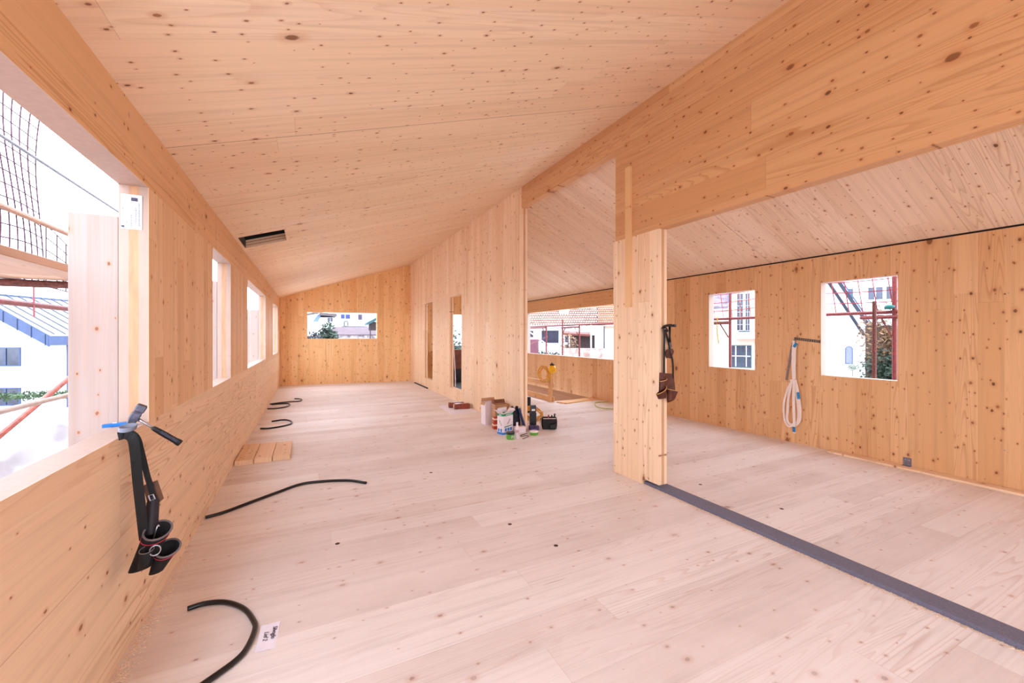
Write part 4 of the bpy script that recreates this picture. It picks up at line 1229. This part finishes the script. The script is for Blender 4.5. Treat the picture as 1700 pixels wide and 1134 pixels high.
def bush(name, label, c, r, n, size, m, trunk=True, cat='bush'):
    t = thing(name, label, cat, (c[0], c[1], -2.2))
    B().leaves(c, r, n, size, 0.25).build('foliage', m, t)
    if trunk:
        b_ = B()
        for k in range(5):
            a = k * 1.3
            b_.tube([(c[0], c[1], -2.2), (c[0] + 0.3 * r[0] * math.cos(a), c[1] + 0.3 * r[1] * math.sin(a), c[2] - 0.3 * r[2]), (c[0] + 0.7 * r[0] * math.cos(a), c[1] + 0.7 * r[1] * math.sin(a), c[2] + 0.4 * r[2])], 0.03 + 0.02 * r[2] / 2, 6)
        b_.build('stem', m_twig, t)
    return t


bush('green_bush', 'dark green bush seen at the left in the far wall window', (0.95, 25, 0.6), (0.62, 0.7, 1.65), 1900, 0.13, m_leafd)
bush('grey_shrub', 'pale grey shrub left of the dark bush in the far window', (0.25, 24, 0.35), (0.62, 0.7, 1.35), 1800, 0.12, mat('grey_green_leaves', (46, 46, 46), 0.8, 0.4, 3))
bush('bush', 'green bush seen through the nearer slot', (7.6, 23.0, 0.2), (1.3, 1.3, 1.9), 1000, 0.13, m_leafd)

# houses in the far window
hb = thing('house', 'large white house with blue shutters in the far wall window', 'house', (6, 60, 0))
B().box(3.1, 14, 60, 70, -2.2, 9).build('wall', m_white, hb)
for x0, x1, z0, z1, mm in ((3.91, 4.37, 3.78, 4.36, m_bshut), (4.5, 5.05, 3.78, 4.36, m_bshut), (6.1, 6.61, 3.66, 4.4, mat('purple_shutter', (50, 32, 58), 0.6))):
    w_ = B().box(x0 - 6, x1 - 6, -0.10, 0.0, z0, z1).build('shutter', mm, hb, local=True)
b_ = B()
b_.loft([[(4.55 - 6 + r_ * math.cos(a), y, 3.2 + r_ * math.sin(a)) for a in [math.pi * i / 12 for i in range(13)]] + [(4.55 - 6 - r_, y, 2.8), (4.55 - 6 + r_, y, 2.8)] for r_, y in ((0.30, -0.08), (0.30, 0.0))])
aw = b_.build('arched_window', mat('grey_blue_surround', (40, 48, 58), 0.6), hb, local=True)
b_ = B()
b_.loft([[(4.55 - 6 + r_ * math.cos(a), y, 3.2 + r_ * math.sin(a)) for a in [math.pi * i / 12 for i in range(13)]] + [(4.55 - 6 - r_, y, 2.85), (4.55 - 6 + r_, y, 2.85)] for r_, y in ((0.17, -0.10), (0.17, -0.02))])
b_.build('pane', m_frame, aw, local=True)
b_ = B().box(-2.0, 1.3, -0.5, 0, 2.62, 2.74)
b_.build('ledge', mat('grey_ledge', (60, 62, 74), 0.7), hb, local=True)
hb2 = thing('house', 'low building with pale pink roof in the far wall window', 'house', (4.2, 45, 0))
B().box(-2.0, 2.4, 0.3, 3.6, -2.2, 1.5).build('wall', mat('grey_rubble', (150, 140, 142), 0.9, 0.5, 3), hb2, local=True)
B().hexa([(-2.3, 0, 1.5), (2.6, 0, 1.5), (2.4, 3.8, 2.35), (-1.85, 3.8, 2.35), (-2.3, 0, 1.58), (2.6, 0, 1.58), (2.4, 3.8, 2.43), (-1.85, 3.8, 2.43)]).build('roof', m_pinkroof, hb2, local=True)
hb3 = thing('house', 'house with grey eaves behind the shrubs in the far window', 'house', (0.5, 50, 0))
B().box(-3.5, 2.0, 0, 6, -2.2, 3.5).build('wall', m_white, hb3, local=True)
rr = B().hexa([(-4, -0.6, 2.9), (0.6, -0.6, 3.95), (0.6, 6.5, 4.2), (-4, 6.5, 3.2), (-4, -0.6, 3.1), (0.6, -0.6, 4.15), (0.6, 6.5, 4.4), (-4, 6.5, 3.4)])
rr.hexa([(0.6, -0.6, 3.7), (2.3, -0.6, 3.6), (2.3, 6.5, 3.6), (0.6, 6.5, 3.7), (0.6, -0.6, 4.0), (2.3, -0.6, 3.9), (2.3, 6.5, 3.9), (0.6, 6.5, 4.0)])
rr.build('roof', mat('grey_brown_eaves', (78, 66, 66), 0.7), hb3, local=True)
house_window(hb3, 1.35, 1.95, 3.0, 3.5, 0, 2, 1)
B().hexa([(-0.1, -0.2, 3.0), (0.4, -0.2, 3.0), (0.75, -0.2, 3.8), (0.4, -0.2, 3.8), (-0.1, -0.1, 3.0), (0.4, -0.1, 3.0), (0.75, -0.1, 3.8), (0.4, -0.1, 3.8)]).build('skylight_roof', mat('blue_grey_roof', (84, 106, 136), 0.5), hb3, local=True)
hb4 = thing('shelter', 'shelter with teal roof at the right in the far window', 'shelter', (6.05, 43.6, 0))
B().hexa([(-0.85, -0.5, 2.5), (0.9, -0.5, 3.4), (0.9, 1.1, 3.4), (-0.85, 1.1, 2.5), (-0.85, -0.5, 2.75), (0.9, -0.5, 3.75), (0.9, 1.1, 3.75), (-0.85, 1.1, 2.75)]).build('roof', m_teal, hb4, local=True)
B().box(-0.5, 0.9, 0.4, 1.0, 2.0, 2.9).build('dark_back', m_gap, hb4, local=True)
for x in (-0.45, 0.6):
    B().box(x - 0.05, x + 0.05, 0, 0.1, -2.2, 2.6).build('post', m_gap, hb4, local=True)
B().box(0.06, 1.3, 0.6, 1.1, 3.78, 3.95).build('upper_eaves', m_rust, hb4, local=True)
sw = B().box(7.0, 14.5, 34.0, 34.5, -2.2, 0.6).build('garden_wall', mat('dark_stone', (84, 74, 70), 0.9, 0.5, 3))
tag(sw, 'dark stone garden wall seen through the nearer slot', 'garden wall')

# white house with clay tiled roof in the wide opening
AZ = math.radians(-31.9)
hw = thing('house', 'white house with clay tiled roof in the wide right opening', 'house', (13.79, 22.18, 0), AZ)
B().box(-3.4, 1.33, 0, 7, -2.2, 2.0).build('wall', m_white, hw, local=True)
house_window(hw, -0.61, 0.46, 1.0, 1.78, 0, 3, 1, mat('dark_blue_frame', (40, 44, 66), 0.6))
house_window(hw, -1.45, -1.12, 1.34, 1.78, 0, 1, 1)
B().box(-0.75, 0.6, -0.08, 0, 0.90, 0.98).build('sill', m_frame, hw, local=True)
B().box(0.87, 1.08, -0.05, 0, 1.05, 1.72).build('shutter', mat('deep_blue_shutter', (20, 34, 78), 0.6), hw, local=True)
tiled(hw, 'roof', lambda u, v, w: (-3.6 + 6.9 * u, -0.4 + 5.5 * v - 0.5 * w, 2.08 + 2.75 * v + 0.9 * w), 44, 17)
B().box(0.55, 1.15, 1.2, 1.7, 2.4, 3.6).build('chimney', m_white, hw, local=True)
B().box(-3.6, 1.5, -0.45, -0.36, 2.0, 2.1).build('gutter', m_frame, hw, local=True)
pb = B().obox((11.62, 20.7, 0.0), (0.27, -0.16, 0), (0, 0.03, 0), (0, 0, 1.25)).build('pink_panel', mat('dusty_pink_panel', (92, 48, 60), 0.8))
tag(pb, 'dusty pink panel at the edge of the wide opening by the partition', 'panel')
# corner house with the dark downpipe
hc_ = thing('house', 'pale house corner with dark downpipe at the right of the wide opening', 'house', (13.69, 17.76, 0), math.radians(-37.6))
B().box(0.6, 3.1, 0, 3, -2.2, 1.98).build('wall', m_pink, hc_, local=True)
B().tube([(0.56, -0.04, -2.2), (0.56, -0.04, 1.98)], 0.035, 8).build('downpipe', mat('dark_pipe', (40, 42, 56), 0.5), hc_, local=True)
tiled(hc_, 'roof', lambda u, v, w: (0.2 + 3 * u, -0.3 + 3.4 * v - 0.5 * w, 2.0 + 2.0 * v + 0.9 * w), 30, 16, mat('orange_tile', (190, 122, 92), 0.8, 0.25, 2))
sh = thing('shed', 'open shed with brown roof edge in the wide right opening', 'shed', (13.2, 18.2, 0), math.radians(-37.6))
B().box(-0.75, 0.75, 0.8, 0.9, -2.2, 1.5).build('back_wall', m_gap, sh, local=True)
B().hexa([(-0.95, -0.2, 1.5), (0.5, -0.2, 1.42), (0.5, 1.2, 1.55), (-0.95, 1.2, 1.62), (-0.95, -0.2, 1.6), (0.5, -0.2, 1.52), (0.5, 1.2, 1.65), (-0.95, 1.2, 1.72)]).build('roof', m_rust, sh, local=True)
B().tube([(-0.62, -0.05, -2.2), (-0.62, -0.05, 1.5)], 0.03, 8).build('post', m_frame, sh, local=True)
pole('pale_pole', (12.35, 16.2, -2.2), (12.35, 16.2, 2.0), 0.035, m_frame, 'pale vertical pole beside the shed in the wide opening', 'pole')
gw = B().obox((11.75, 16.1, -0.6), (0.85, -0.62, 0), (0.1, 0.14, 0), (0, 0, 1.45)).build('garden_wall', mat('pinkish_stone', (160, 126, 118), 0.9, 0.45, 4, bump=0.5))
tag(gw, 'pinkish stone garden wall below the shed in the wide opening', 'garden wall')
bush('autumn_shrub', 'brown leafy shrub in the middle of the wide opening', (11.95, 17.5, 0.5), (0.5, 0.5, 1.2), 800, 0.08, m_leafa)
bush('green_bush', 'dark bush above the shed in the wide right opening', (14.9, 20.6, 1.3), (0.9, 0.9, 0.9), 500, 0.08, m_leafd)
hd = B()
for k in range(14):
    t = k / 13
    hd.leaves((12.0 + 1.8 * t, 22.3 - 1.2 * t, 0.3), (0.25, 0.25, 0.35), 60, 0.06, 0.2)
tag(hd.build('hedge', m_leafd), 'dark low planting at the foot of the clay roofed house', 'hedge')

# pink house with teal window in the smaller right window
hp = thing('house', 'pale pink house with teal framed window in the smaller right window', 'house', (20.79, 14.24, 0), math.radians(-55.6))
B().box(-0.6, 2.2, 0, 2.5, -2.2, 4.6).build('wall', m_pink, hp, local=True)
B().box(-3.2, -0.6, 0.4, 3, -2.2, 2.9).build('side_wall', m_white, hp, local=True)
B().hexa([(-3.4, -0.3, 2.9), (-0.6, -0.3, 2.9), (-0.6, 3.5, 4.5), (-3.4, 3.5, 4.5), (-3.4, -0.3, 3.05), (-0.6, -0.3, 3.05), (-0.6, 3.5, 4.65), (-3.4, 3.5, 4.65)]).build('side_roof', mat('grey_violet_roof', (104, 90, 104), 0.8, 0.3, 4), hp, local=True)
B().plate([(-0.62, -0.1, 3.2), (-0.05, -0.1, 4.5), (-0.62, -0.1, 4.5)], 0.08).build('gable_glass', mat('blue_glass', (70, 92, 140), 0.3), hp, local=True)
fw = house_window(hp, -0.49, 0.5, -0.25, 0.94, 0, 2, 3, m_teal)
bb = B()
for x in (-0.24, 0.25):
    bb.box(x - 0.02, x + 0.02, -0.07, -0.05, -0.2, 0.9)
bb.box(-0.42, 0.44, -0.07, -0.05, 0.34, 0.38)
bb.build('muntins', m_frame, fw, local=True)
B().box(0.5, 0.72, -0.05, 0, -0.3, 1.0).build('shutter', m_frame, hp, local=True)
for x0, x1 in ((-0.2, 0.12), (0.2, 0.42), (0.62, 1.0)):
    house_window(hp, x0, x1, 1.72, 3.72, 0, 2, 6)
B().box(-0.26, 2.0, -0.6, 0, 1.30, 1.36).build('balcony_floor', m_frame, hp, local=True)
B().box(-0.26, 2.0, -0.6, -0.55, 1.36, 1.64).build('balcony_front', m_frame, hp, local=True)
B().box(-0.1, 0.42, -0.03, 0, 1.66, 1.72).build('sill', m_teal, hp, local=True)

# gable with dark barge boards in the larger right window
hg = thing('house', 'pale gable with dark barge boards and arched window in the larger right window', 'house', (23.51, 10.66, 0), math.radians(-65.6))
B().prism([(-3.2, -2.2), (0.69, -2.2), (0.69, 1.40), (-1.7, 6.1), (-3.2, 6.1)], 1, 0, 2.5).build('wall', m_white, hg, local=True)
m_navyb = mat('navy_board', (16, 20, 38), 0.6, 0.15)
sl_ = Vector((1.41, 0, -2.76)).normalized()
up_ = Vector((2.76, 0, 1.41)).normalized()
for c, y, w in ((Vector((-0.4, 0, 3.55)), -0.06, 0.06), (Vector((0.05, 0, 3.40)), -0.75, 0.075)):
    B().obox(c + Vector((0, y, 0)), sl_ * 2.35, up_ * w, Vector((0, 0.03, 0))).build('barge_board', m_navyb, hg, local=True)
    B().obox(c + Vector((0, y - 0.02, 0)) + up_ * (w + 0.04), sl_ * 2.35, up_ * 0.03, Vector((0, 0.03, 0))).build('barge_board', m_slate, hg, local=True)
B().plate([Vector((-0.4, -0.06, 3.55)) - sl_ * 2.35 + up_ * 0.1, Vector((-0.4, -0.06, 3.55)) + sl_ * 2.35 + up_ * 0.1, Vector((0.05, -0.75, 3.40)) + sl_ * 2.35, Vector((0.05, -0.75, 3.40)) - sl_ * 2.35], 0.04).build('soffit', m_frame, hg, local=True)
b_ = B()
b_.loft([[(0.105 + r_ * math.cos(a), y, 0.80 + r_ * math.sin(a)) for a in [math.pi * i / 12 for i in range(13)]] + [(0.105 - r_, y, z_), (0.105 + r_, y, z_)] for r_, y, z_ in ((0.15, -0.05, 0.07), (0.15, 0.0, 0.07))])
aw = b_.build('arched_window', mat('slate_frame', (70, 76, 104), 0.6), hg, local=True)
b_ = B()
b_.loft([[(0.105 + r_ * math.cos(a), y, 0.80 + r_ * math.sin(a)) for a in [math.pi * i / 12 for i in range(13)]] + [(0.105 - r_, y, 0.11), (0.105 + r_, y, 0.11)] for r_, y in ((0.11, -0.07), (0.11, -0.02))])
b_.build('pane', mat('pale_glass', (104, 108, 140), 0.2), aw, local=True)
hq = thing('house', 'white building with a row of windows behind the gable', 'house', (49.4, 20.14, 0), math.radians(-67.8))
B().box(-6, 7, 0, 8, -2.2, 9).build('wall', m_white, hq, local=True)
for x0, x1 in ((-1.95, -1.5), (-0.42, 0.1), (0.15, 0.7), (0.9, 1.5), (1.7, 2.3)):
    house_window(hq, x0, x1, 4.95, 6.2, 0, 1, 1)
iv = thing('ivy_hedge', 'autumn coloured ivy hedge right of the gable in the larger window', 'hedge', (17.6, 6.6, -2.2))
B().leaves((17.75, 6.95, 1.3), (0.55, 0.85, 1.35), 1500, 0.075, 0.2).build('autumn_leaves', m_leafa, iv)
B().leaves((17.45, 6.75, 0.3), (0.5, 0.85, 0.75), 1200, 0.07, 0.2).build('green_leaves', m_leafd, iv)
B().obox((17.9, 6.95, -0.2), (0.25, 0.1, 0), (-0.2, 0.5, 0), (0, 0, 2.0)).build('bank', m_twig, iv)
bx = thing('standard_tree', 'small round topiary tree in front of the arched window', 'tree', (14.28, 6.31, -2.2))
B().tube([(14.28, 6.31, -2.2), (14.28, 6.31, 0.45)], 0.012, 6).build('trunk', m_twig, bx)
B().leaves((14.28, 6.31, 0.52), (0.26, 0.26, 0.13), 260, 0.03, 0.2).build('crown', mat('silver_leaves', (104, 112, 96), 0.7, 0.4, 6), bx)
